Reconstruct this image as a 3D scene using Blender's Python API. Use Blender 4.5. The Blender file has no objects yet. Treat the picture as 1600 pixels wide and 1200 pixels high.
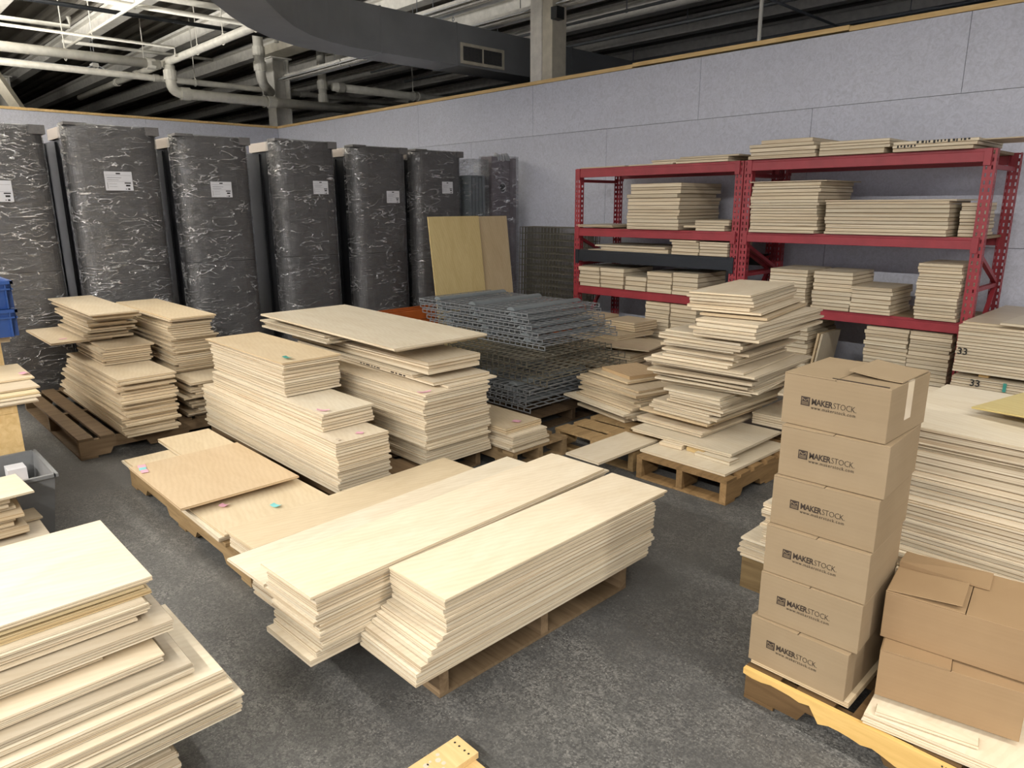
import bpy, math, random
from mathutils import Vector, Matrix
random.seed(7)
SC = bpy.context.scene
COL = SC.collection
R = math.radians
PI = math.pi

# ------------------------------------------------------------------ camera
cam = bpy.data.cameras.new('camera')
cam.sensor_fit = 'HORIZONTAL'; cam.sensor_width = 36.0
cam.lens = 36.0 * 1110 / 1600
cam.clip_end = 200
camo = bpy.data.objects.new('camera', cam); COL.objects.link(camo)
YAW, PITCH, ROLL = -.806, .247, -.005
_f = Vector((math.sin(YAW) * math.cos(PITCH), math.cos(YAW) * math.cos(PITCH), -math.sin(PITCH)))
_r = Vector((math.cos(YAW), -math.sin(YAW), 0)); _u = _r.cross(_f)
_r2 = math.cos(ROLL) * _r + math.sin(ROLL) * _u; _u2 = -math.sin(ROLL) * _r + math.cos(ROLL) * _u
camo.matrix_world = Matrix(((_r2.x, _u2.x, -_f.x, 1.917), (_r2.y, _u2.y, -_f.y, -6.912), (_r2.z, _u2.z, -_f.z, 1.578), (0, 0, 0, 1)))
SC.camera = camo

# ------------------------------------------------------------------ view, world
SC.view_settings.view_transform = 'Standard'; SC.view_settings.look = 'None'
SC.view_settings.exposure = -0.39; SC.view_settings.gamma = 1.0; SC.view_settings.use_curve_mapping = False
w = bpy.data.worlds.new('world'); SC.world = w; w.use_nodes = True
w.node_tree.nodes['Background'].inputs[0].default_value = (.9, .95, 1, 1)
w.node_tree.nodes['Background'].inputs[1].default_value = .0

# ------------------------------------------------------------------ lamps: rows of ceiling strip fixtures (their housings are built below)
LAMPZ = 4.16
ROW_NEAR = [(-6.2, -5.0, 25), (-3.6, -5.0, 20), (.2, -5.0, 15), (2.8, -5.0, 85), (5.4, -5.0, 170)]
ROW_FAR = [(-8.4, -10.6, 260), (-5.4, -10.6, 300), (-2.4, -10.6, 380), (.6, -10.6, 440), (3.6, -10.6, 460), (6.6, -10.6, 440)]
def area(name, x, y, z, sx, sy, power, up=False, col=(1, .955, .88)):
    l = bpy.data.lights.new(name, 'AREA'); l.shape = 'RECTANGLE'; l.size = sx; l.size_y = sy
    l.energy = power; l.color = col
    o = bpy.data.objects.new(name, l); COL.objects.link(o); o.location = (x, y, z)
    if up: o.rotation_euler = (PI, 0, 0)
    return o
for x, y, p in ROW_NEAR + ROW_FAR:
    area('lamp_tube', x, y, LAMPZ - .05, 2.3, .16, p)
UPL = [(-6.5, -6.4, 800), (-9.2, -6.9, 1200), (-12.2, -7.5, 1100)]  # added unseen fill lamps that brighten the ceiling and pipes
for x, y, p in UPL:
    area('fill_uplight', x, y, 3.45, 2.3, .16, p, up=True)

# ------------------------------------------------------------------ materials
def mat(name, col, rough=.6, metal=0.0, spec=.5):
    m = bpy.data.materials.new(name); m.use_nodes = True
    b = m.node_tree.nodes['Principled BSDF']
    b.inputs['Base Color'].default_value = (*col, 1); b.inputs['Roughness'].default_value = rough
    b.inputs['Metallic'].default_value = metal; b.inputs['Specular IOR Level'].default_value = spec
    return m
class N:
    def __init__(s, m): s.t = m.node_tree; s.b = s.t.nodes['Principled BSDF']
    def n(s, kind, **kw):
        x = s.t.nodes.new(kind)
        for k, v in kw.items():
            if k.startswith('i_'):
                key = k[2:].replace('_', ' ')
                x.inputs[int(key) if key.isdigit() else key].default_value = v
            else: setattr(x, k, v)
        return x
    def l(s, a, b): s.t.links.new(a, b)
    def coord(s, scale=(1, 1, 1), kind='Object', rnd=False):
        c = s.n('ShaderNodeTexCoord'); mp = s.n('ShaderNodeMapping'); mp.inputs['Scale'].default_value = scale
        s.l(c.outputs[kind], mp.inputs['Vector'])
        if rnd:
            oi = s.n('ShaderNodeObjectInfo'); mu = s.n('ShaderNodeMath', operation='MULTIPLY'); mu.inputs[1].default_value = 57.0
            s.l(oi.outputs['Random'], mu.inputs[0]); s.l(mu.outputs[0], mp.inputs['Location'])
        return mp.outputs[0]
    def noise(s, vec, scale, detail=3, rough=.5, dist=0):
        x = s.n('ShaderNodeTexNoise'); x.inputs['Scale'].default_value = scale; x.inputs['Detail'].default_value = detail
        x.inputs['Roughness'].default_value = rough; x.inputs['Distortion'].default_value = dist
        s.l(vec, x.inputs['Vector']); return x.outputs['Fac']
    def ramp(s, fac, stops):
        x = s.n('ShaderNodeValToRGB'); e = x.color_ramp.elements
        while len(e) < len(stops): e.new(.5)
        for k, (p, c) in enumerate(stops):
            e[k].position = p; e[k].color = (*c, 1) if len(c) == 3 else c
        s.l(fac, x.inputs[0]); return x.outputs[0]
    def mix(s, fac, a, b, mode='MIX'):
        x = s.n('ShaderNodeMix', data_type='RGBA', blend_type=mode)
        if isinstance(fac, (int, float)): x.inputs[0].default_value = fac
        else: s.l(fac, x.inputs[0])
        for v, k in ((a, 6), (b, 7)):
            if isinstance(v, tuple): x.inputs[k].default_value = (*v, 1)
            else: s.l(v, x.inputs[k])
        return x.outputs[2]
    def bump(s, h, strength, dist=.01):
        x = s.n('ShaderNodeBump'); x.inputs['Strength'].default_value = strength; x.inputs['Distance'].default_value = dist
        s.l(h, x.inputs['Height']); s.l(x.outputs[0], s.b.inputs['Normal']); return x
    def col(s, c): s.l(c, s.b.inputs['Base Color'])
def tint(n, c):
    oi = n.n('ShaderNodeObjectInfo'); return n.mix(1.0, c, oi.outputs['Color'], 'MULTIPLY')

def make_ply_face():
    m = mat('birch_plywood_face', (.8, .7, .55), .42, 0, .35); n = N(m)
    v = n.coord((1.0, 5, 5), rnd=True)
    g = n.noise(v, 2.2, 5, .6, .6)
    v2 = n.coord((1.0, 3.2, 1), rnd=True)
    g2 = n.noise(v2, 2.6, 4, .6, 1.6)
    w_ = n.n('ShaderNodeTexWave', wave_type='RINGS', rings_direction='Z'); w_.inputs['Scale'].default_value = 5.0; w_.inputs['Distortion'].default_value = 7.0
    w_.inputs['Detail'].default_value = 3; n.l(v2, w_.inputs['Vector'])
    c = n.ramp(g, [(.3, (.69, .60, .46)), (.72, (.77, .695, .565))])
    c = n.mix(.3, c, n.ramp(g2, [(.35, (.64, .54, .40)), (.65, (.82, .75, .63))]))
    c = n.mix(.08, c, n.ramp(w_.outputs['Fac'], [(.3, (.50, .38, .24)), (.6, (.84, .77, .64))]))
    n.col(tint(n, c)); n.bump(g, .05, .002)
    return m
def make_ply_edge():
    m = mat('plywood_edge', (.7, .58, .42), .62, 0, .2); n = N(m)
    v = n.coord((.8, .8, 430), rnd=True)
    g = n.noise(v, 1.0, 2, .6)
    c = n.ramp(g, [(.36, (.46, .36, .24)), (.47, (.69, .605, .465)), (.68, (.80, .73, .60))])
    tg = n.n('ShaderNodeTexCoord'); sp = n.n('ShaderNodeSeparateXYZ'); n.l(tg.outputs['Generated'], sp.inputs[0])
    c = n.mix(1.0, c, n.ramp(sp.outputs[2], [(.0, (.42, .37, .33)), (.07, (.62, .56, .50)), (.13, (1, 1, 1)), (.34, (1, 1, 1)), (.42, (.78, .73, .67)), (.50, (1, 1, 1)), (.68, (.98, .97, .96)), (.74, (.80, .75, .69)), (.83, (1.0, 1.0, 1.0)), (.92, (.70, .64, .57)), (1, (.52, .46, .40))]), 'MULTIPLY')  # ply bands; dark top and bottom also paint in shade between boards
    v2 = n.coord((1.6, 1.6, 40), rnd=True)
    g2 = n.noise(v2, 1.6, 3, .6)
    c = n.mix(n.ramp(g2, [(.56, (0, 0, 0)), (.72, (.55, .55, .55))]), c, (.42, .30, .19))
    n.col(tint(n, c)); n.bump(g, .2, .002)
    return m
def make_pine(name, a, b_, sc=1.0):
    m = mat(name, a, .65, 0, .25); n = N(m)
    v = n.coord((1.5 * sc, 14 * sc, 14 * sc), rnd=True)
    g = n.noise(v, 2.0, 5, .6, .8)
    n.col(tint(n, n.ramp(g, [(.32, a), (.68, b_)]))); n.bump(g, .15, .003)
    return m
def make_concrete():
    m = mat('worn_dark_concrete', (.09, .09, .09), .55, 0, .4); n = N(m)
    v = n.coord((1, 1, 1))
    g = n.noise(v, 120, 4, .8); g2 = n.noise(v, 1.1, 6, .62, .4); g3 = n.noise(v, 46, 6, .85, .3); g4 = n.noise(v, 9, 4, .7)
    c = n.ramp(g, [(.38, (.030, .030, .031)), (.54, (.078, .077, .075)), (.68, (.36, .355, .335))])
    c = n.mix(n.ramp(g3, [(.46, (0, 0, 0)), (.60, (.75, .75, .75))]), c, (.21, .205, .195))
    c = n.mix(n.ramp(g2, [(.38, (.75, .75, .75)), (.60, (.0, .0, .0))]), c, (.070, .070, .070))
    c = n.mix(n.ramp(g4, [(.42, (.5, .5, .5)), (.58, (0, 0, 0))]), c, (.060, .060, .060))
    c = n.mix(1.0, c, (1.14, 1.14, 1.12), 'MULTIPLY')
    vo = n.n('ShaderNodeTexVoronoi'); vo.inputs['Scale'].default_value = 9; n.l(v, vo.inputs['Vector'])
    c = n.mix(n.ramp(vo.outputs['Distance'], [(.02, (.7, .7, .7)), (.045, (0, 0, 0))]), c, (.35, .34, .31))
    n.col(c); n.l(n.ramp(g2, [(.3, (.42, .42, .42)), (.7, (.62, .62, .62))]), n.b.inputs['Roughness']); n.bump(g3, .12, .003)
    return m
def make_osb(name='painted_strand_board', base=(.57, .588, .675)):
    m = mat(name, base, .6, 0, .35); n = N(m)
    v = n.coord((1, 1, 1))
    g = n.noise(v, 14, 5, .65, 2.5); g2 = n.noise(v, 38, 3, .6, 1.5); g3 = n.noise(v, .8, 3)
    c = n.ramp(g, [(.36, tuple(x * .86 for x in base)), (.5, base), (.62, tuple(min(1, x * 1.1) for x in base))])
    c = n.mix(.25, c, n.ramp(g2, [(.35, tuple(x * .8 for x in base)), (.6, tuple(x * 1.12 for x in base))]))
    c = n.mix(n.ramp(g3, [(.4, (.22, .22, .22)), (.6, (0, 0, 0))]), c, tuple(x * .86 for x in base))
    n.col(c); n.bump(g, .25, .004)
    return m
def make_felt():
    m = mat('grey_felt', (.1, .09, .085), .85, 0, .2); n = N(m)
    v = n.coord((1, 1, 1), rnd=True)
    g = n.noise(v, 5, 5, .65, 1.2); g2 = n.noise(v, 160, 2, .7)
    c = n.ramp(g, [(.3, (.140, .138, .139)), (.7, (.205, .202, .203))])
    c = n.mix(.3, c, n.ramp(g2, [(.3, (.07, .065, .063)), (.7, (.21, .2, .195))]))
    n.col(tint(n, c)); return m
def make_wrap():
    m = bpy.data.materials.new('clear_plastic_wrap'); m.use_nodes = True; t = m.node_tree
    t.nodes.remove(t.nodes['Principled BSDF']); out = t.nodes['Material Output']
    def nn(k): return t.nodes.new(k)
    tc = nn('ShaderNodeTexCoord'); oi = nn('ShaderNodeObjectInfo'); mu = nn('ShaderNodeMath'); mu.operation = 'MULTIPLY'; mu.inputs[1].default_value = 31
    mp = nn('ShaderNodeMapping'); mp.inputs['Scale'].default_value = (1, 1.1, 2.6); mp.inputs['Rotation'].default_value = (R(24), 0, 0)
    t.links.new(oi.outputs['Random'], mu.inputs[0]); t.links.new(mu.outputs[0], mp.inputs['Location'])
    t.links.new(tc.outputs['Object'], mp.inputs['Vector'])
    no = nn('ShaderNodeTexNoise'); no.inputs['Scale'].default_value = 4.2; no.inputs['Detail'].default_value = 4; no.inputs['Roughness'].default_value = .55; no.inputs['Distortion'].default_value = 1.6
    t.links.new(mp.outputs[0], no.inputs['Vector'])
    bp = nn('ShaderNodeBump'); bp.inputs['Strength'].default_value = 1.0; bp.inputs['Distance'].default_value = .035
    t.links.new(no.outputs['Fac'], bp.inputs['Height'])
    gl = nn('ShaderNodeBsdfGlossy'); gl.inputs['Roughness'].default_value = .17; gl.inputs['Color'].default_value = (1, 1, 1, 1)
    tr = nn('ShaderNodeBsdfTransparent'); tr.inputs[0].default_value = (.93, .94, .95, 1)
    mp2 = nn('ShaderNodeMapping'); mp2.inputs['Scale'].default_value = (1, .9, 3.2); mp2.inputs['Rotation'].default_value = (R(38), 0, 0); t.links.new(tc.outputs['Object'], mp2.inputs['Vector']); t.links.new(mu.outputs[0], mp2.inputs['Location'])
    n2 = nn('ShaderNodeTexNoise'); n2.inputs['Scale'].default_value = 5.5; n2.inputs['Detail'].default_value = 3; n2.inputs['Distortion'].default_value = .7; t.links.new(mp2.outputs[0], n2.inputs['Vector'])
    a1 = nn('ShaderNodeMath'); a1.operation = 'SUBTRACT'; a1.inputs[1].default_value = .5; t.links.new(n2.outputs['Fac'], a1.inputs[0])
    a2 = nn('ShaderNodeMath'); a2.operation = 'ABSOLUTE'; t.links.new(a1.outputs[0], a2.inputs[0])
    r1 = nn('ShaderNodeMapRange'); r1.inputs['From Min'].default_value = .0; r1.inputs['From Max'].default_value = .02; r1.inputs['To Min'].default_value = 1; r1.inputs['To Max'].default_value = 0; t.links.new(a2.outputs[0], r1.inputs['Value'])
    n3 = nn('ShaderNodeTexNoise'); n3.inputs['Scale'].default_value = 2.3; n3.inputs['Detail'].default_value = 2; t.links.new(mp.outputs[0], n3.inputs['Vector'])
    r3 = nn('ShaderNodeMapRange'); r3.inputs['From Min'].default_value = .42; r3.inputs['From Max'].default_value = .58; t.links.new(n3.outputs['Fac'], r3.inputs['Value'])
    m3 = nn('ShaderNodeMath'); m3.operation = 'MULTIPLY'; t.links.new(r1.outputs[0], m3.inputs[0]); t.links.new(r3.outputs[0], m3.inputs[1])
    ad = nn('ShaderNodeMath'); ad.operation = 'MULTIPLY_ADD'; ad.inputs[1].default_value = .9; ad.inputs[2].default_value = .05; ad.use_clamp = True
    b2 = nn('ShaderNodeBump'); b2.inputs['Strength'].default_value = .9; b2.inputs['Distance'].default_value = .006
    r4 = nn('ShaderNodeMapRange'); r4.inputs['From Min'].default_value = .0; r4.inputs['From Max'].default_value = .05; r4.inputs['To Min'].default_value = 1; r4.inputs['To Max'].default_value = 0; t.links.new(a2.outputs[0], r4.inputs['Value'])
    t.links.new(r4.outputs[0], b2.inputs['Height']); t.links.new(bp.outputs[0], b2.inputs['Normal']); t.links.new(b2.outputs[0], gl.inputs['Normal'])
    fr = nn('ShaderNodeFresnel'); fr.inputs['IOR'].default_value = 1.45; t.links.new(b2.outputs[0], fr.inputs['Normal'])
    f5 = nn('ShaderNodeMath'); f5.operation = 'MULTIPLY_ADD'; f5.inputs[1].default_value = .55; f5.use_clamp = True; t.links.new(fr.outputs[0], f5.inputs[0]); t.links.new(m3.outputs[0], f5.inputs[2])
    t.links.new(f5.outputs[0], ad.inputs[0])
    mx = nn('ShaderNodeMixShader'); t.links.new(ad.outputs[0], mx.inputs[0]); t.links.new(tr.outputs[0], mx.inputs[1]); t.links.new(gl.outputs[0], mx.inputs[2])
    df = nn('ShaderNodeBsdfDiffuse'); df.inputs[0].default_value = (.9, .92, .95, 1); m6 = nn('ShaderNodeMath'); m6.operation = 'MULTIPLY'; m6.inputs[1].default_value = .42; t.links.new(m3.outputs[0], m6.inputs[0])  # white lines along the creases, highlights painted into the film
    mx2 = nn('ShaderNodeMixShader'); t.links.new(m6.outputs[0], mx2.inputs[0]); t.links.new(mx.outputs[0], mx2.inputs[1]); t.links.new(df.outputs[0], mx2.inputs[2])
    t.links.new(mx2.outputs[0], out.inputs[0]); return m
def make_cardboard(name, a, b_):
    m = mat(name, a, .75, 0, .2); n = N(m)
    v = n.coord((1, 1, 1), rnd=True); g = n.noise(v, 3, 4, .6); v2 = n.coord((1, 1, 90)); g2 = n.noise(v2, 1.2, 2)
    c = n.ramp(g, [(.35, a), (.65, b_)]); c = n.mix(.12, c, n.ramp(g2, [(.35, tuple(x * .7 for x in a)), (.65, b_)]))
    n.col(c); return m
def make_deck():
    m = mat('ceiling_deck_paint', (.3, .28, .25), .7); n = N(m)
    g = n.noise(n.coord((.5, .5, .5)), 3, 4); n.col(n.ramp(g, [(.3, (.26, .24, .21)), (.7, (.36, .34, .30))])); return m
def make_paint(name, c, rough, metal=0, wear=.12, sc=8):
    m = mat(name, c, rough, metal); n = N(m); g = n.noise(n.coord((1, 1, 1), rnd=True), sc, 4, .6)
    n.col(tint(n, n.ramp(g, [(.3, tuple(x * (1 - wear) for x in c)), (.7, tuple(min(1, x * (1 + wear)) for x in c))]))); return m

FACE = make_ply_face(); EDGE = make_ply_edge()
PINE = make_pine('yellow_pine', (.62, .42, .18), (.76, .56, .28)); PALW = make_pine('pallet_wood', (.245, .175, .105), (.40, .30, .19))
CONC = make_concrete(); OSB = make_osb(); FELT = make_felt(); WRAP = make_wrap()
CARD = make_cardboard('kraft_cardboard', (.285, .212, .130), (.32, .242, .152)); CARD2 = make_cardboard('brown_cardboard', (.31, .205, .112), (.35, .238, .132))
DECK = make_deck()
RED = make_paint('dark_red_paint', (.30, .030, .042), .45); BLACKP = make_paint('black_blue_paint', (.012, .016, .024), .4)
DARK = make_paint('dark_steel', (.018, .02, .023), .35, .3); CREAM = make_paint('cream_paint', (.62, .58, .48), .5)
WHITEP = make_paint('white_paint', (.78, .76, .70), .5); PVC = make_paint('ivory_pipe', (.74, .72, .64), .4)
DUCT = make_paint('grey_duct_paint', (.24, .252, .265), .5, 0, .1, 2); DUCTU = DUCT
WIRE = make_paint('galvanised_wire', (.27, .285, .30), .45, .3); WIRED = make_paint('dull_brown_wire', (.17, .158, .125), .5, .4)
CHAN = make_paint('grey_channel_paint', (.19, .215, .23), .5, .1); ORANGE = make_paint('orange_paint', (.42, .10, .02), .5)
MAUVE = make_paint('mauve_grey_plastic', (.21, .175, .195), .5); BLUE = make_paint('blue_plastic', (.02, .07, .26), .4)
GREYP = make_paint('grey_plastic', (.17, .175, .18), .5); PAPER = make_paint('white_paper', (.66, .67, .71), .6, 0, .05)
INK = mat('black_ink', (.012, .011, .010), .6); INKB = mat('printed_brown_black', (.035, .022, .014), .7); INKL = mat('printed_grey_lines', (.30, .30, .33), .7)
PINK = mat('pink_paper', (.72, .38, .48), .7); TEAL = mat('teal_paper', (.22, .60, .60), .7); TAPE = mat('clear_tape', (.66, .56, .44), .25, 0, .6)
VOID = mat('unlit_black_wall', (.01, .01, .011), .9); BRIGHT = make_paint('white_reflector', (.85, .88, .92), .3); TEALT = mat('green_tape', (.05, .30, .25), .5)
TAPED = mat('pale_cap_card', (.46, .41, .37), .6); GREYWR = mat('translucent_film', (.45, .46, .48), .3)

# ------------------------------------------------------------------ mesh builder
class MB:
    def __init__(s): s.v = []; s.f = []; s.m = []
    def hexa(s, p, mi=0, side=None):
        b = len(s.v); s.v += [tuple(q) for q in p]
        fs = [(0, 3, 2, 1), (4, 5, 6, 7), (0, 1, 5, 4), (1, 2, 6, 5), (2, 3, 7, 6), (3, 0, 4, 7)]
        s.f += [tuple(b + i for i in f) for f in fs]
        s.m += [mi, mi] + [mi if side is None else side] * 4; return s
    def box(s, x0, x1, y0, y1, z0, z1, mi=0, side=None):
        return s.hexa([(x0, y0, z0), (x1, y0, z0), (x1, y1, z0), (x0, y1, z0), (x0, y0, z1), (x1, y0, z1), (x1, y1, z1), (x0, y1, z1)], mi, side)
    def bar(s, a, b, w, h=None, mi=0, up=(0, 0, 1)):
        a = Vector(a); b = Vector(b); h = w if h is None else h; d = (b - a).normalized(); u = Vector(up)
        if abs(d.dot(u)) > .98: u = Vector((1, 0, 0))
        r = d.cross(u).normalized() * w / 2; u = r.cross(d).normalized() * h / 2
        return s.hexa([a - r - u, b - r - u, b + r - u, a + r - u, a - r + u, b - r + u, b + r + u, a + r + u], mi)
    def tube(s, pts, rad, n=10, mi=0, caps=True):
        pts = [Vector(p) for p in pts]; rs = rad if isinstance(rad, (list, tuple)) else [rad] * len(pts)
        base = len(s.v); prev = None
        for i, p in enumerate(pts):
            d = (pts[min(i + 1, len(pts) - 1)] - pts[max(i - 1, 0)]).normalized()
            if prev is None:
                u = Vector((0, 0, 1)) if abs(d.z) < .9 else Vector((1, 0, 0)); r = d.cross(u).normalized()
            else: r = (prev - d * prev.dot(d)).normalized()
            prev = r; u = d.cross(r)
            for k in range(n):
                a = 2 * PI * k / n; q = p + (r * math.cos(a) + u * math.sin(a)) * rs[i]; s.v.append(tuple(q))
        for i in range(len(pts) - 1):
            for k in range(n):
                a = base + i * n + k; b = base + i * n + (k + 1) % n
                s.f.append((a, b, b + n, a + n)); s.m.append(mi)
        if caps:
            s.f.append(tuple(base + k for k in reversed(range(n)))); s.m.append(mi)
            s.f.append(tuple(base + (len(pts) - 1) * n + k for k in range(n))); s.m.append(mi)
        return s
    def poly(s, pts, z0, z1, mi=0, side=None):
        b = len(s.v); n = len(pts)
        s.v += [(p[0], p[1], z0) for p in pts] + [(p[0], p[1], z1) for p in pts]
        s.f.append(tuple(b + i for i in reversed(range(n)))); s.f.append(tuple(b + n + i for i in range(n))); s.m += [mi, mi]
        for i in range(n):
            j = (i + 1) % n; s.f.append((b + i, b + j, b + n + j, b + n + i)); s.m.append(mi if side is None else side)
        return s
    def mesh(s, name, mats):
        me = bpy.data.meshes.new(name); me.from_pydata(s.v, [], s.f); me.update()
        for m in (mats if isinstance(mats, (list, tuple)) else [mats]): me.materials.append(m)
        for p, i in zip(me.polygons, s.m): p.material_index = i
        return me
    def build(s, name, mats, parent=None, loc=None, rz=0, smooth=False, bevel=0, color=None):
        o = bpy.data.objects.new(name, s.mesh(name, mats)); COL.objects.link(o)
        if loc is not None: o.location = loc
        o.rotation_euler = (0, 0, rz)
        if parent is not None: o.parent = parent
        if smooth:
            for p in o.data.polygons: p.use_smooth = True
        if bevel:
            md = o.modifiers.new('edge', 'BEVEL'); md.width = bevel; md.segments = 2; md.limit_method = 'ANGLE'
        if color: o.color = (*color, 1)
        return o
def tag(o, label, cat, group=None):
    o['label'] = label; o['category'] = cat
    if group: o['group'] = group
    return o
def struct(o): o['kind'] = 'structure'; return o
def thing(name, label, cat, loc=(0, 0, 0), rz=0, group=None):
    o = bpy.data.objects.new(name, None); COL.objects.link(o); o.empty_display_size = .1
    o.location = loc; o.rotation_euler = (0, 0, rz); return tag(o, label, cat, group)
def copy_tree(o, parent=None):
    c = o.copy(); COL.objects.link(c)
    if parent is not None: c.parent = parent; c.matrix_parent_inverse = o.matrix_parent_inverse
    for ch in [k for k in bpy.data.objects if k.parent is o]: copy_tree(ch, c)
    return c
def text_mesh(body, size, name, material, offset=0.0, space=1.0, shear=0):
    cu = bpy.data.curves.new(name, 'FONT'); cu.body = body; cu.size = size; cu.offset = offset; cu.space_character = space; cu.shear = shear
    cu.resolution_u = 2; cu.extrude = .0003
    o = bpy.data.objects.new(name, cu); COL.objects.link(o)
    bpy.context.view_layer.update()
    me = bpy.data.meshes.new_from_object(o.evaluated_get(bpy.context.evaluated_depsgraph_get()))
    bpy.data.objects.remove(o); me.name = name; me.materials.clear(); me.materials.append(material); return me
def link_mesh(name, me, parent, loc, rot):
    o = bpy.data.objects.new(name, me); COL.objects.link(o); o.parent = parent; o.location = loc; o.rotation_euler = rot; return o

ORD = ['', 'second', 'third', 'fourth', 'fifth', 'sixth', 'seventh', 'eighth', 'ninth', 'tenth', 'eleventh', 'twelfth', 'thirteenth', 'fourteenth',
       'fifteenth', 'sixteenth', 'seventeenth', 'eighteenth', 'nineteenth', 'twentieth']
def ordinal(k):   # 0 -> topmost
    if k < 20: return ORD[k]
    if k == 29: return 'thirtieth'
    if k == 39: return 'fortieth'
    return ['twenty-', 'thirty-', 'forty-'][(k + 1) // 10 - 2] + ['', 'first', 'second', 'third', 'fourth', 'fifth', 'sixth', 'seventh', 'eighth', 'ninth'][(k + 1) % 10]

# ------------------------------------------------------------------ plywood
def sheet_mesh(L, W, T, name):
    # long axis along local X; slightly eased corners so that edges catch light
    c = min(.0016, T * .14); m = MB()
    rings = []
    for z, d in ((-T / 2, c), (-T / 2 + c, 0), (T / 2 - c, 0), (T / 2, c)):
        rings.append([(-L / 2 + d, -W / 2 + d, z), (L / 2 - d, -W / 2 + d, z), (L / 2 - d, W / 2 - d, z), (-L / 2 + d, W / 2 - d, z)])
    for r_ in rings: m.v += r_
    m.f.append((3, 2, 1, 0)); m.m.append(0); m.f.append((12, 13, 14, 15)); m.m.append(0)
    for i in range(3):
        for k in range(4):
            a = i * 4 + k; b = i * 4 + (k + 1) % 4; m.f.append((a, b, b + 4, a + 4)); m.m.append(1)
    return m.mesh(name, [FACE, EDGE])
def sheet(name, x0, x1, y0, y1, z0, T, rz=0.0, tone=None, tilt=(0, 0)):
    dx, dy = x1 - x0, y1 - y0
    if dx >= dy: L, W, a = dx, dy, rz
    else: L, W, a = dy, dx, rz + PI / 2
    o = bpy.data.objects.new(name, sheet_mesh(L, W, T, name)); COL.objects.link(o)
    o.location = ((x0 + x1) / 2, (y0 + y1) / 2, z0 + T / 2)
    o.rotation_euler = (Matrix.Rotation(tilt[0], 3, 'X') @ Matrix.Rotation(tilt[1], 3, 'Y') @ Matrix.Rotation(a, 3, 'Z')).to_euler()
    b = random.uniform(.84, 1.06)
    t = tone or (1, 1, 1); k = random.uniform(.965, 1.0)
    o.color = (t[0] * b, t[1] * b * (k + .01), t[2] * b * k * k, 1)
    return o
GAP = .0019
def stack(phrase, group, z, segs, name='plywood_sheet', noun='sheet', cat='plywood sheet', tops=None):
    """segs bottom to top: (n, thickness, x0, x1, y0, y1, jitter, rot_deg, tone). Every sheet is an object of its own."""
    made = []
    for sg in segs:
        n, T, x0, x1, y0, y1 = sg[:6]; j = sg[6] if len(sg) > 6 else .006; rd = sg[7] if len(sg) > 7 else 0; tone = sg[8] if len(sg) > 8 else None
        ts = [T * random.choice((.82, 1, 1, 1.18)) if n > 2 else T for _k in range(n)]; q_ = (T * n) / sum(ts)
        for k in range(n):
            g_ = min(GAP, .16 * T); t = ts[k] * q_ - g_
            a, b = random.gauss(0, j * .6), random.gauss(0, j * .6); c, d = random.gauss(0, j * .35), random.gauss(0, j * .35)
            cl = lambda q: max(-j, min(j, q)); a, b, c, d = cl(a), cl(b), cl(c), cl(d)
            made.append(sheet(name, x0 + a + c, x1 + a - c, y0 + b + d, y1 + b - d, z, t, R(rd + random.gauss(0, .25 if j < .02 else .8)), tone))
            z += t + g_
    for k, o in enumerate(reversed(made)):
        if k == 0: lb = f'topmost {noun} of {phrase}'
        elif k == len(made) - 1 and k > 1: lb = f'lowest {noun} of {phrase}'
        else: lb = f'{ordinal(k)} {noun} down in {phrase}'
        if tops and k in tops: lb = tops[k]
        tag(o, lb, cat or noun, group)
    return made
def one(name, label, cat, x0, x1, y0, y1, z0, T, rz=0, tone=None, tilt=(0, 0), group=None):
    return tag(sheet(name, x0, x1, y0, y1, z0, T, R(rz), tone, tilt), label, cat, group)

TAN = (.95, .88, .77); WHT = (1.06, 1.05, 1.03); GRY = (.72, .70, .68); DK = (.82, .77, .70); YEL = (1.0, .93, .74)

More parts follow.
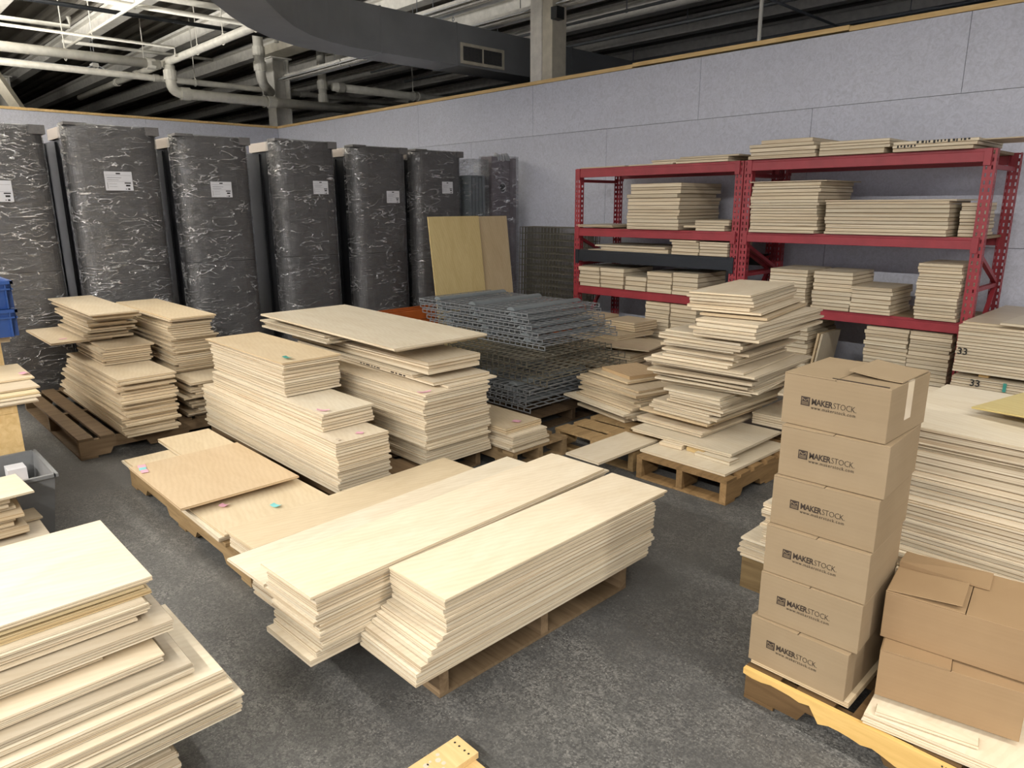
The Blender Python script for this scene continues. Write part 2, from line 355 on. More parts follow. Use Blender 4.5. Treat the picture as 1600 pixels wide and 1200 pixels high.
def pallet(label, x0, x1, y0, y1, h=.14, along='y', rz=0, tone=None, slats=7, name='wooden_pallet', mat_=None):
    """deck boards run across, three stringers run along; every board is a part."""
    mw = mat_ or PALW; cx, cy = (x0 + x1) / 2, (y0 + y1) / 2
    t = thing(name, label, 'pallet', (cx, cy, 0), rz, 'wooden pallets on the floor')
    Lx, Ly = x1 - x0, y1 - y0
    if along == 'x': A, B = Lx, Ly
    else: A, B = Ly, Lx          # A: stringer length, B: deck board length
    def put(nm, a0, a1, b0, b1, z0, z1, m=None):
        q = m or MB()
        if m is None:
            q.box(a0, a1, b0, b1, z0, z1)
        o = q.build(nm, mw, t, None, 0 if along == 'x' else PI / 2)
        o.color = (*((tone or (1, 1, 1))), 1); b_ = random.uniform(.8, 1.15); o.color = (o.color[0] * b_, o.color[1] * b_, o.color[2] * b_, 1)
    for b in (-B / 2 + .02, 0, B / 2 - .02):
        m = MB(); w2 = .019; zt = h - .018; zb = .014
        pts = [(-A / 2, zb), (-A * .34, zb), (-A * .32, zb + .04), (-A * .13, zb + .04), (-A * .11, zb), (A * .11, zb), (A * .13, zb + .04), (A * .32, zb + .04), (A * .34, zb), (A / 2, zb)]
        for i in range(len(pts) - 1):
            (a0, q0), (a1, q1) = pts[i], pts[i + 1]
            m.hexa([(a0, b - w2, q0), (a1, b - w2, q1), (a1, b + w2, q1), (a0, b + w2, q0), (a0, b - w2, zt), (a1, b - w2, zt), (a1, b + w2, zt), (a0, b + w2, zt)])
        put('stringer', 0, 0, 0, 0, 0, 0, m)
    wd = A / slats * .72
    for k in range(slats):
        c = -A / 2 + wd / 2 + k * (A - wd) / (slats - 1); jj = random.uniform(-.004, .004)
        put('deck_board', c - wd / 2, c + wd / 2, -B / 2 + jj, B / 2 + jj, h - .0175, h - .001)
    for k in (0, 1, 2):
        c = (-1 + k) * (A / 2 - .05)
        put('bottom_board', c - .05, c + .05, -B / 2, B / 2, 0.001, .0135)
    return t

# ================================================================== STRUCTURE
FL = MB().box(-34, 9, -14, 24, -.1, 0).build('floor', CONC); struct(FL)
FT = .3048
# wall of painted 4x8 ft sheets with open seams
def wall_y():
    m = MB(); m.box(-11.88, 4.5, .018, .09, 0, 3.05, 1)
    rows = [(0, 4 * FT, .6), (4 * FT, 8 * FT, -.5), (8 * FT, 3.05, 0)]
    for z0, z1, off in rows:
        e = off * 8 * FT
        while e - 8 * FT > -11.88: e -= 8 * FT
        xs = [-11.88]
        while e < 4.5:
            if e > -11.88: xs.append(e)
            e += 8 * FT
        xs.append(4.5)
        for a, b in zip(xs, xs[1:]): m.box(a + .002, b - .002, 0, .018, z0 + .002, z1 - .002, 0)
    return m
struct(wall_y().build('wall_right', [OSB, DARK]))
m = MB(); m.box(-11.98, -11.9, -14, .09, 0, 3.05, 1)
for z0, z1, off in [(0, 4 * FT, 0), (4 * FT, 8 * FT, -4 * FT), (8 * FT, 3.05, 0)]:
    ys = [-14] + [y for y in [(-k) * 8 * FT + off for k in range(6, 0, -1)] if y > -14] + [0]
    for a, b in zip(ys, ys[1:]): m.box(-11.9, -11.88, a + .002, b - .002, z0 + .002, z1 - .002, 0)
struct(m.build('wall_left', [OSB, DARK]))
# yellow timber capping, in lengths
def cap(name, x0, x1, dz=0): struct(MB().box(x0, x1, -.012, .10, 3.052 + dz, 3.092 + dz).build(name, PINE))
for i, (a, b, dz) in enumerate([(-11.88, -8.2, 0), (-8.2, -5.0, .0), (-5.0, -3.31, .0), (-3.31, -.95, .012), (-.95, 1.9, .0), (1.9, 4.5, .01)]): cap(f'trim_{i+1}', a + .001, b - .001, dz)
for i, (a, b) in enumerate([(-14, -8), (-8, -4.8), (-4.8, -2.3), (-2.3, .09)]):
    struct(MB().box(-11.98, -11.87, a + .001, b - .001, 3.052, 3.09).build(f'trim_{i+7}', PINE))
# dark hall beyond
CZ = 5.0
m = MB(); m.box(-34, 9, -14, 24, CZ + .06, CZ + .12)
y = -14
while y < 14:
    m.box(-34, 9, y, y + .10, CZ + .01, CZ + .06); y += .3
struct(m.build('ceiling', DECK))
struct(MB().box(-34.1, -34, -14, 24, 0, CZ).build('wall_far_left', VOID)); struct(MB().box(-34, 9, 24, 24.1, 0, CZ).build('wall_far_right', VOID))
struct(MB().box(9, 9.1, -14, 24, 0, CZ).build('wall_near_right', OSB)); struct(MB().box(-34, 9, -14.1, -14, 0, CZ).build('wall_near_left', OSB))

def beam(y, z=4.72, x0=-34, x1=9, name='ceiling_beam', label='', colr=WHITEP, w=.2, h=.26):
    m = MB(); m.box(x0, x1, y - w / 2, y + w / 2, z - h / 2, z - h / 2 + .025); m.box(x0, x1, y - w / 2, y + w / 2, z + h / 2 - .025, z + h / 2 + .02)
    m.box(x0, x1, y - .01, y + .01, z - h / 2 + .025, z + h / 2 - .025)
    o = m.build(name, colr); o['kind'] = 'structure'; return o
for k, y in enumerate((-7.4, -5.8, -4.25, -2.65, -1.1, .45, 2.0, 3.6, 5.2, 6.8, 8.4)): beam(y, name=f'trim_{k+20}')

# ================================================================== OVERHEAD
def hcol(name, label, x, y, w_, d, z1, z0=0):
    t = thing(name, label, 'column', (x, y, z0))
    m = MB(); m.box(-w_ / 2, w_ / 2, -d / 2, -d / 2 + .02, 0, z1 - z0); m.box(-w_ / 2, w_ / 2, d / 2 - .02, d / 2, 0, z1 - z0); m.box(-.008, .008, -d / 2 + .02, d / 2 - .02, 0, z1 - z0)
    m.build('shaft', WHITEP, t); MB().box(-w_ / 2 - .05, w_ / 2 + .05, -d / 2 - .05, d / 2 + .05, z1 - z0 - .02, z1 - z0).build('cap_plate', WHITEP, t); return t
c1 = hcol('steel_column', 'cream steel column rising behind the corner of the partition', -12.32, .30, .34, .34, 4.41)
c2 = thing('steel_column', 'cream steel column standing just behind the long partition beside the duct vent', 'column', (-4.96, .36, 0))
MB().box(-.17, .03, -.15, .15, 0, 4.58).build('shaft', WHITEP, c2); MB().box(.03, .2, -.13, .13, 0, 4.58).build('side_channel', CREAM, c2)
MB().box(.2, .3, -.16, -.02, 3.83, 3.97).build('switch_box', DARK, c2)
hcol('steel_column', 'pale double post far behind the short partition beneath the dark pipes', -19.5, -3.1, .35, .3, 4.58)
t = thing('steel_column', 'pair of thin pale posts far behind the short partition by the picture edge', 'column', (-18.5, -6.6, 0))
for d_ in (0, .22): MB().tube([(0, d_, 0), (0, d_, 4.58)], .035).build('post', WHITEP, t)
tag(MB().bar((-14.6, -4.35, 4.5), (-13.9, -3.55, 2.6), .16).build('diagonal_brace', CREAM), 'grey sloping brace behind the short partition under the ivory pipes', 'brace')

def pipe(name, label, pts, rad, m_=PVC, couplings=(), hangers=(), cat='pipe', group=None):
    t = thing(name, label, cat, pts[0], 0, group); p0 = Vector(pts[0])
    MB().tube([Vector(p) - p0 for p in pts], rad, 14).build('pipe_run', m_, t, smooth=True)
    for p, d in couplings:
        p = Vector(p) - p0; d = Vector(d).normalized()
        MB().tube([p - d * rad * .9, p + d * rad * .9], rad * 1.22, 14).build('coupling', m_, t)
    for p in hangers:
        p = Vector(p) - p0; top = 4.98 - p0.z
        m = MB(); m.tube([p + Vector((0, 0, rad)), Vector((p.x, p.y, top))], .008, 6)
        m.tube([p + Vector((rad * 1.25 * math.cos(a), 0, rad * 1.25 * math.sin(a))) for a in [i * PI / 6 for i in range(13)]], .007, 5); m.build('hanger', m_, t)
    return t
def elbow(a, c, b, n=5):
    a, c, b = Vector(a), Vector(c), Vector(b); return [tuple((1 - s) ** 2 * a + 2 * s * (1 - s) * c + s * s * b) for s in [i / n for i in range(n + 1)]]
pipe('drain_pipe', 'thick ivory pipe running above the short partition to the tee', [(-11.8, -6.5, 3.93), (-11.7, -2.15, 3.93)], .075, couplings=[((-11.72, -2.3, 3.93), (0, 1, 0))], hangers=[(-11.78, -3.55, 3.93), (-11.8, -5.2, 3.93)])
pipe('drain_pipe', 'long ivory pipe sloping past the tee towards the duct', [(-17.4, -2.0, 4.0), (-7.7, -2.0, 4.0)], .062,
     couplings=[((-14.6, -2, 4), (1, 0, 0)), ((-11.7, -2, 4), (1, 0, 0)), ((-13.4, -2, 4), (1, 0, 0))], hangers=[(-9.4, -2, 4), (-10.4, -2, 4), (-8.3, -2, 4), (-12.9, -2, 4)])
pipe('drain_pipe', 'ivory pipe dropping at an elbow and running level past the cream column', [(-11.7, -2.0, 3.937), (-11.7, -2.0, 3.72)] + elbow((-11.7, -2.0, 3.66), (-11.7, -2.0, 3.5), (-11.7, -1.82, 3.5)) + [(-11.6, 2.6, 3.5)], .088,
     couplings=[((-11.7, -2, 3.78), (0, 0, 1)), ((-11.7, -1.78, 3.5), (0, 1, 0)), ((-11.66, -.2, 3.5), (0, 1, 0))], hangers=[(-11.66, -.35, 3.5)])
pipe('drain_pipe', 'ivory vertical drain with elbow beside the cream column under the duct', [(-11.35, -.52, 4.99), (-11.35, -.52, 4.08)] + elbow((-11.35, -.52, 4.0), (-11.35, -.52, 3.84), (-11.6, -.35, 3.78)) + [(-11.95, -.06, 3.72)], .09,
     couplings=[((-11.35, -.52, 4.3), (0, 0, 1)), ((-11.35, -.52, 4.05), (0, 0, 1))])
pipe('drain_pipe', 'thin ivory pipe running low behind the thick ivory pipe', [(-12.75, -7, 3.86), (-12.6, 6, 3.86)], .055, couplings=[((-12.69, -1.9, 3.86), (0, 1, 0)), ((-12.66, 1, 3.86), (0, 1, 0))], hangers=[(-12.68, -1.2, 3.86)])
pipe('drain_pipe', 'ivory pipe with a vertical stub behind the dark hall under the duct', [(-11.8, 1.22, 3.93), (-11.7, 6.6, 3.93)], .08, couplings=[((-11.8, 1.4, 3.93), (0, 1, 0)), ((-11.75, 3.4, 3.93), (0, 1, 0))], hangers=[(-11.75, 3.2, 3.93)])
pipe('drain_pipe', 'short ivory vertical stub hanging between two pipes under the duct', [(-11.9, 1.05, 4.99), (-11.9, 1.05, 3.6)], .085, couplings=[((-11.9, 1.05, 3.7), (0, 0, 1)), ((-11.9, 1.05, 3.95), (0, 0, 1))])
pipe('drain_pipe', 'white pipe crossing the lit ceiling above all other pipes', [(-9.5, -7, 4.25), (-9.3, -1.2, 4.25), (-9.3, -1.2, 4.05)], .035, hangers=[(-9.4, -3.2, 4.25)])
G_ = 'thin sprinkler lines under the ceiling'
pipe('sprinkler_line', 'thin white line hung just over the thick ivory pipe', [(-11.2, -7, 4.12), (-11.1, -2.1, 4.12), (-11.1, -2.1, 3.98)], .022, group=G_, hangers=[(-11.15, -3.3, 4.12)])
pipe('sprinkler_line', 'thin white line running diagonally up to the picture top above the short partition', [(-13.6, -3.3, 4.19), (-7.3, -3.3, 4.19)], .022, group=G_)
pipe('sprinkler_line', 'black conduit crossing the lit ceiling below the beams', [(-10.3, -7, 4.3), (-10.0, .5, 4.3)], .03, DARK, group=G_)
pipe('sprinkler_line', 'short white line by the picture edge under the ceiling deck', [(-12.4, -5.4, 4.45), (-12.3, -3.3, 4.45), (-12.3, -3.3, 4.6)], .035, group=G_)
pipe('sprinkler_line', 'grey line running beneath the lit beams behind the ivory pipes', [(-13.3, -3.2, 4.4), (-13.2, -.6, 4.4)], .03, group=G_)
pipe('sprinkler_line', 'white pipe passing over the cap of the cream corner column', [(-9.9, -6, 4.5), (-9.6, -.5, 4.5), (-9.6, 1, 4.5)], .045, group=G_)
for k, (y, z, x0, x1, r_, lb) in enumerate([(2.3, 4.35, -12, 6, .022, 'thin grey line crossing the dark hall over the long partition, lowest one'),
        (3.9, 4.45, -13, 6, .028, 'thin grey line crossing the dark hall behind the column'), (6.2, 4.5, -16, 4, .03, 'thin grey line deepest in the dark hall'),
        (1.3, 4.55, -6, 6, .02, 'thin grey line high in the dark hall beside the column')]):
    pipe('sprinkler_line', lb, [(x0, y, z), (x1, y, z)], r_, WIRE, group=G_, hangers=[(q, y, z) for q in (-8, -5.2, -2.6, 0)])
for k, (x, lb) in enumerate([(-8.2, 'thin grey branch line under the duct in the dark hall'), (-3.6, 'thin grey branch line crossing towards the partition in the dark hall'), (-1.2, 'thin grey branch line near the white hanging rod')]):
    pipe('sprinkler_line', lb, [(x, .8, 4.42), (x, 12, 4.42)], .02, WIRE, group=G_)
tag(MB().tube([(-2.35, 1.0, 3.05), (-2.35, 1.0, 4.98)], .022).build('hanging_rod', WHITEP), 'white vertical rod above the timber capping of the long partition', 'rod')

# duct: straight run along y, then a flat elbow towards +x
t = thing('air_duct', 'big grey rectangular air duct with a curved elbow and a vent', 'duct', (-6, 0, 3.4))
inner = [(-6, 9.0), (-6, -1.5), (-5.98, -1.95), (-5.9, -2.28), (-5.75, -2.6), (-5.5, -2.93), (-5.21, -3.21), (-4.78, -3.58), (-4.1, -4.15), (-3.4, -4.7)]
def off(pts, d):
    out = []
    for i, p in enumerate(pts):
        a = Vector(pts[max(i - 1, 0)]); b = Vector(pts[min(i + 1, len(pts) - 1)]); q = (b - a).normalized(); out.append((p[0] + q.y * d, p[1] - q.x * d))
    return out
outer = off(inner, .5)
m = MB()
for i in range(len(inner) - 1):
    a, b, c, d = inner[i], inner[i + 1], outer[i + 1], outer[i]
    m.hexa([(q[0] + 6, q[1], z) for z in (0, .52) for q in (a, b, c, d)])
m.build('duct_body', DUCT, t)
for y in (-1.5, -.3, 2.0, 4.0): MB().box(-.52, .006, y - .012, y + .012, -.008, .528).build('seam_flange', DUCT, t)
v = MB(); v.box(0.004, .02, -.25, .55, .03, .07); v.box(0.004, .02, -.25, .55, .25, .29); v.box(.004, .02, -.25, -.21, .07, .25); v.box(.004, .02, .51, .55, .07, .25); v.box(.006, .018, .14, .16, .07, .25)
v = v.build('vent_grille', CREAM, t); g = MB(); g.box(.002, .008, -.21, .51, .07, .25)
g.build('vent_opening', INK, v)
g = MB(); zz = .08
while zz < .25: g.box(.008, .016, -.21, .51, zz, zz + .004); zz += .016
g.build('slats', DUCT, v)
tag(MB().box(-12.5, -10.5, -.02, .40, 4.42, 4.58).build('boxed_beam', CREAM), 'cream boxed beam sitting on top of the corner column', 'beam')

# fluorescent strip fixtures
FG = 'fluorescent strip fixtures in rows'
def fixture(x, y, z, L, label, mt=WHITEP, lit=False):
    t = thing('strip_light', label, 'ceiling light', (x, y, z), 0, FG)
    MB().box(-L / 2, L / 2, -.05, .05, 0, .07).build('housing', mt, t)
    m = MB()
    for s in (1, -1): m.hexa([(-L / 2, s * .05, .02), (L / 2, s * .05, .02), (L / 2, s * .16, -.03), (-L / 2, s * .16, -.03), (-L / 2, s * .05, .03), (L / 2, s * .05, .03), (L / 2, s * .16, -.02), (-L / 2, s * .16, -.02)])
    m.build('reflector', BRIGHT, t)
    for s in (1, -1): MB().tube([(-L / 2, s * .03, -.022), (L / 2, s * .03, -.022)], .016, 8).build('tube', WHITEP, t)
    for s in (1, -1): MB().tube([(s * L * .4, 0, .07), (s * L * .4, 0, 4.98 - z)], .006, 5).build('hanger', WIRE, t)
    return t
for i, (x, y, p) in enumerate(ROW_NEAR + ROW_FAR): fixture(x, y, LAMPZ + .02, 2.36, 'lit fluorescent strip overhead outside the picture')
for x, y, p in UPL:  # housings made up for the added ceiling fill lamps
    t = thing('added_uplight', 'added unseen uplight brightening the ceiling beyond the wrapped units', 'ceiling light', (x, y, 3.36), 0, 'added uplights for the ceiling')
    MB().box(-1.18, 1.18, -.1, .1, 0, .07).build('housing', WHITEP, t)
    for q in (-1, 1): MB().tube([(q, 0, .07), (q, 0, 1.64)], .006, 5).build('hanger', WIRE, t)
for x, lb in ((-11.3, 'unlit strip fixture seen between the cream column and the duct'), (-8.9, 'unlit strip fixture partly behind the underside of the duct'), (-6.5, 'unlit strip fixture emerging above the duct'), (-4.0, 'unlit strip fixture behind the tall cream column')):
    fixture(x, .45, 4.05, 2.36, lb)
fixture(-6.0, -.25, 4.12, 2.3, 'unlit strip fixture nearest above the duct'); fixture(-13.8, -2.6, 4.1, .2, 'small fixture end under the ivory pipes')
tt = thing('strip_light', 'narrow strip fixture running beneath the thick ivory pipe', 'ceiling light', (-13.0, -3.4, 3.9), 0, FG)
MB().box(-.05, .05, -1.0, 1.0, 0, .06).build('housing', BRIGHT, tt); MB().tube([(0, -1, -.02), (0, 1, -.02)], .018).build('tube', WHITEP, tt)

# ================================================================== WRAPPED UPRIGHT UNITS ALONG THE SHORT PARTITION
def wrapped_unit(label, y0, y1, H, xf=-4.95, lab=None, sk=0):
    W = y1 - y0; yc = (y0 + y1) / 2; D = .62
    t = thing('wrapped_cabinet', label, 'wrapped cabinet', (xf - D / 2, yc, 0), R(sk), 'row of plastic wrapped upright units')
    hw = W / 2; r_ = .11
    # rounded felt front
    def plan(o, back):
        pts = [(back, -hw - o), (D / 2 - r_, -hw - o)]
        for k in range(1, 7):
            a = -PI / 2 + k * PI / 14; pts.append((D / 2 - r_ + (r_ + o) * math.cos(a) * .999, -hw + r_ + (r_ + o) * math.sin(a)))
        for k in range(-4, 5):
            yy = k / 5 * (hw - r_); pts.append((D / 2 + o + .015 * (1 - (yy / hw) ** 2), yy))
        for k in range(6, 0, -1):
            a = PI / 2 - k * PI / 14; pts.append((D / 2 - r_ + (r_ + o) * math.cos(a) * .999, hw - r_ + (r_ + o) * math.sin(a)))
        pts += [(D / 2 - r_, hw + o), (back, hw + o)]
        return pts
    p = MB().poly(plan(0, D / 2 - .17), .05, H * .485).build('lower_felt_panel', FELT, t)
    p = MB().poly(plan(0, D / 2 - .17), H * .485 + .004, H).build('felt_panel', FELT, t)
    b = MB(); b.box(-D / 2 - .55, D / 2 - .172, -hw + .03, hw - .02, 0.0, H - .10); b.box(-D / 2 - .3, -D / 2 - .27, -hw + .012, -hw + .03, 0, H - .1)
    b.box(-D / 2 - .01, D / 2 - .172, -hw + .012, -hw + .03, .0, H - .12); b.box(-.1, -.07, -hw - .004, -hw + .03, 0, H - .12)
    b.build('steel_body', DARK, t)
    MB().box(-D / 2 + .02, D / 2 - .175, -hw + .0, hw - .0, H - .098, H - .01).build('end_cap', TAPED, t)
    c = MB(); c.box(D / 2 - .16, D / 2 + .008, -hw - .008, -hw * .55, H - .01, H + .012); c.box(D / 2 - .16, D / 2 + .012, hw * .7, hw + .008, H - .06, H + .008)
    c.build('corner_cap', FELT, t)
    # film around everything
    m = MB(); pts = plan(.009, D / 2 - .2); n = len(pts); NZ = 40
    for i in range(NZ + 1):
        z = .04 + (H + .006 - .04) * i / NZ
        for q in pts:
            wob = .004 * math.sin(z * 31 + q[1] * 23 + yc * 7) * math.sin(z * 13 - q[1] * 11)
            m.v.append((q[0] + (wob + .003 if q[0] > 0 else 0), q[1] * (1 + .002), z))
    for i in range(NZ):
        for k in range(n - 1):
            a = i * n + k; m.f.append((a, a + 1, a + n + 1, a + n)); m.m.append(0)
    m.f.append(tuple(NZ * n + k for k in range(n))); m.m.append(0)
    m.build('plastic_wrap', WRAP, t, smooth=True)
    if lab:
        ly, lz, lw, lh = lab; ly -= yc; x = D / 2 + .034
        g = MB(); g.box(x, x + .001, ly - lw / 2, ly + lw / 2, lz - lh / 2, lz + lh / 2, 0)
        def rl(a, b_, c_, d_, mi=1): g.box(x + .0011, x + .0016, ly - lw / 2 + a * lw, ly - lw / 2 + b_ * lw, lz - lh / 2 + c_ * lh, lz - lh / 2 + d_ * lh, mi)
        rl(.42, .58, .86, .93, 2); rl(.05, .95, .80, .812); rl(.08, .6, .66, .69); rl(.08, .5, .55, .575); rl(.08, .95, .47, .482); rl(.07, .09, .1, .42); rl(.14, .42, .34, .355); rl(.14, .42, .2, .215)
        rl(.7, .93, .37, .43, 2); rl(.74, .9, .22, .31, 2); rl(.72, .76, .06, .1, 2); rl(.8, .88, .04, .12, 2)
        g.build('label_sheet', [PAPER, INKL, INK], t)
    return t
wrapped_unit('wrapped grey unit behind the blue crates, cut by the picture edge', -6.18, -5.46, 2.2, lab=(-5.84, 1.70, .2, .16))
wrapped_unit('wrapped grey unit behind the two back stacks, tallest of the row', -5.31, -4.60, 2.235, lab=(-4.97, 1.79, .215, .155))
wrapped_unit('wrapped grey unit third along the row, beside the back stack', -4.45, -3.78, 2.2, lab=(-4.10, 1.73, .195, .14))
wrapped_unit('wrapped grey unit at the partition corner behind the two tall stacks', -3.51, -2.85, 2.21, lab=(-3.07, 1.76, .17, .13))
wrapped_unit('wrapped grey unit with heavily creased film and a torn hole by its label', -2.64, -1.95, 2.195, lab=(-2.18, 1.67, .17, .13))
wrapped_unit('wrapped grey unit behind the leaning yellow sheet', -1.82, -1.13, 2.19, lab=(-1.40, 1.78, .16, .135))
t = thing('film_wrapped_panels', 'dark panels under loose clear film beside the mauve boards', 'panels', (-5.0, -.95, 0))
m = MB()
for k in range(5): m.box(-.14 + .02 * k, .10, -.13 + k * .055, -.09 + k * .055, 0, 1.93 - .03 * (k % 2))
m.build('panels', CHAN, t); m = MB(); m.box(-.16, .13, -.15, .17, 0, 2.12); m.build('loose_film', WRAP, t)
t = thing('mauve_board_bundle', 'tall mauve grey boards bundled in film with an oval opening', 'board bundle', (-4.98, -.5, 0))
for a, b, d, h in ((-.22, -.13, .12, 2.16), (-.125, -.02, .08, 2.13), (-.015, .14, .07, 2.13), (.145, .20, .12, 2.15)): MB().box(-.1, d - .02, a, b, 0, h).build('board', MAUVE, t)
m = MB(); m.tube([(.052, .0, 1.79), (.062, .0, 1.79)], .05, 20); m.build('oval_opening', INK, t)
m = MB(); m.tube([(.05, .0, 1.79), (.058, .0, 1.79)], .064, 20); m.build('opening_rim', PAPER, t)
m = MB(); n = 16
for k in range(n):
    a = k * 2 * PI / n; m.tube([(.02 + .05 * math.cos(a), .02 + .13 * math.sin(a), 2.12), (.02 + .03 * math.cos(a), .02 + .10 * math.sin(a), 2.2 + .012 * math.sin(3 * a))], .014, 6)
m.build('bubble_film', GREYWR, t)
m = MB(); m.box(-.12, .13, -.235, .215, 0.02, 2.17); m.build('plastic_wrap', WRAP, t)

# leaning sheets, orange beams
def lean(name, label, cat, y0, y1, H, xb, xt, T, tone, fm=None):
    th = math.atan2(xb - xt, H); L = H / math.cos(th)
    o = bpy.data.objects.new(name, sheet_mesh(L, y1 - y0, T, name)); COL.objects.link(o)
    d = Vector((xt - xb, 0, H)).normalized(); nn_ = Vector((d.z, 0, -d.x)); yv = Vector((0, 1, 0))
    c = Vector((xb, (y0 + y1) / 2, 0)) + d * L / 2 + nn_ * T / 2 + Vector((0, 0, .006))
    o.matrix_world = Matrix(((d.x, yv.x, -nn_.x, c.x), (d.y, yv.y, -nn_.y, c.y), (d.z, yv.z, -nn_.z, c.z), (0, 0, 0, 1)))
    o.color = (*tone, 1); return tag(o, label, cat)
lean('plywood_sheet', 'yellowish plywood sheet leaning upright in front of the wrapped units', 'plywood sheet', -2.49, -1.82, 1.46, -3.72, -3.90, .014, (.88, .80, .50))
lean('plywood_sheet', 'paler plywood sheet leaning upright, half behind the yellowish one', 'plywood sheet', -2.05, -1.39, 1.455, -3.745, -3.925, .014, (.78, .71, .56))
def rack_beam(label, loc, rz, L, c=ORANGE, group='stacked orange rack beams', name='rack_beam'):
    t = thing(name, label, 'rack beam', loc, rz, group)
    m = MB(); m.box(-L / 2, L / 2, -.025, .025, 0, .07); m.box(-L / 2, L / 2, -.025, .005, .07, .095); m.build('beam_body', c, t)
    for s in (-1, 1):
        e = MB(); e.box(s * L / 2 - .003, s * L / 2 + .003, -.045, .03, -.0, .099); e.box(min(s * L / 2, s * (L / 2 + .03)), max(s * L / 2, s * (L / 2 + .03)), -.045, -.04, 0, .099); e.build('end_plate', c, t)
    return t
lv = ['lowest', 'second', 'third', 'fourth', 'topmost']
for k in range(5):
    for j, nm in enumerate(('inner', 'outer', 'middle')):
        rack_beam(f'{lv[k]} orange rack beam of the {nm} column between wrapped units and leaning sheets', (-4.18 - .13 * (j if j < 2 else 2), -2.1, .002 + k * .101), PI / 2, 1.9)
    for j, nm in enumerate(('near', 'far', 'middle')):
        rack_beam(f'{lv[k]} orange rack beam of the {nm} column below the upright wire decks', (-3.78, -.95 + .1 * j, .002 + k * .099), R(-3) if k == 4 else 0, .98)

# ================================================================== WIRE DECKS
def wire_deck_parts(A, B, wire, nx, ny, chan=True, cm=CHAN, fl=.029):
    """A along x, B along y; flanges drop at the two long (x) edges; parts: wire_grid, support_channel x3"""
    g = MB(); r_ = .0029
    for i in range(nx + 1):
        x = -A / 2 + A * i / nx; g.box(x - r_, x + r_, -B / 2, B / 2, r_ * 2, r_ * 4)
        for s in (-1, 1): g.box(x - r_, x + r_, s * B / 2 - r_, s * B / 2 + r_, -fl, r_ * 4)
    for j in range(ny + 1):
        y = -B / 2 + B * j / ny; g.box(-A / 2, A / 2, y - r_, y + r_, 0, r_ * 2)
    for s in (-1, 1): g.box(-A / 2, A / 2, s * B / 2 - r_, s * B / 2 + r_, -fl, -fl + 2 * r_)
    gm = g.mesh('wire_grid', wire); cmh = None
    if chan:
        c = MB(); pts = []
        for k in range(9):
            a = PI * k / 8; pts.append((.045 * math.cos(a), .027 * math.sin(a)))
        prof = pts
        b = 0
        for y in (-B / 2 + .032, B / 2 - .032):
            for p in prof: c.v.append((p[0], y, p[1] + .009))
        n = len(prof)
        for k in range(n - 1): c.f.append((k, k + 1, n + k + 1, n + k)); c.m.append(0)
        c.f.append(tuple(range(n))); c.m.append(0); c.f.append(tuple(n + k for k in reversed(range(n)))); c.m.append(0)
        c.f.append((0, n, 2 * n - 1, n - 1)); c.m.append(0)
        cmh = c.mesh('support_channel', cm)
    return gm, cmh
gm, chm = wire_deck_parts(1.40, .88, WIRE, 22, 9)
gmd, _ = wire_deck_parts(1.24, .92, WIRED, 20, 9, False, fl=.042)
gml, chl = wire_deck_parts(1.26, .84, WIRE, 20, 8)
gmu, _ = wire_deck_parts(1.10, 1.30, WIRED, 20, 17, False, fl=.030)
def deck(label, loc, rz, g, c, A, group):
    t = thing('wire_deck', label, 'wire deck', loc, rz, group)
    link_mesh('wire_grid', g, t, (0, 0, 0), (0, 0, 0))
    if c:
        for s in (-.34, 0, .34): link_mesh('support_channel', c, t, (s * A, 0, 0), (0, 0, 0))
    return t
WG = 'galvanised wire decks in the pile'
n = 6
for k in range(n):
    deck(f'{ordinal(k) + " " if k else "topmost "}grey wire deck {"from the top " if k else ""}of the pile, with rounded channels', (-2.66 + random.uniform(-.05, .05) + .055 * k, -2.56 - .018 * k + random.uniform(-.006, .006), .744 - .042 * k), R(random.uniform(-.35, .35)), gm, chm, 1.4, WG)
for k in range(3):
    deck(f'brown unpainted wire deck, {("upper", "middle", "lower")[k]} one in the middle of the pile', (-2.06 + .03 * k - .12 * (k == 0), -2.93 - .02 * k, .493 - .0545 * k), R((-2, 3, 1)[k]), gmd, None, 1, 'brown wire decks in the middle of the pile')
for k in range(4):
    deck(f'{"lowest" if k == 3 else "fallen"} grey wire deck under the brown ones, {("first", "second", "third", "fourth", "fifth", "sixth", "last")[k]} below them', (-2.14 + random.uniform(-.03, .03), -3.04 + random.uniform(-.006, .006), .294 - .0425 * k), R(random.uniform(-.35, .35)), gml, chl, 1.26, 'grey wire decks at the bottom of the pile')
pallet('dark pallet under the pile of wire decks', -2.8, -1.46, -3.46, -2.6, .112, 'x', tone=(.25, .22, .2))
for k in range(6):
    t = deck(f'{ordinal(k) + " " if k else "front "}brown wire deck {"from the front, " if k else ""}standing upright against the long partition', (-3.92 - .012 * k, -.64 + .055 * k, .665), 0, gmu, None, 1, 'wire decks standing upright by the partition')
    t.rotation_euler = (R(90 - 1.5), 0, 0)

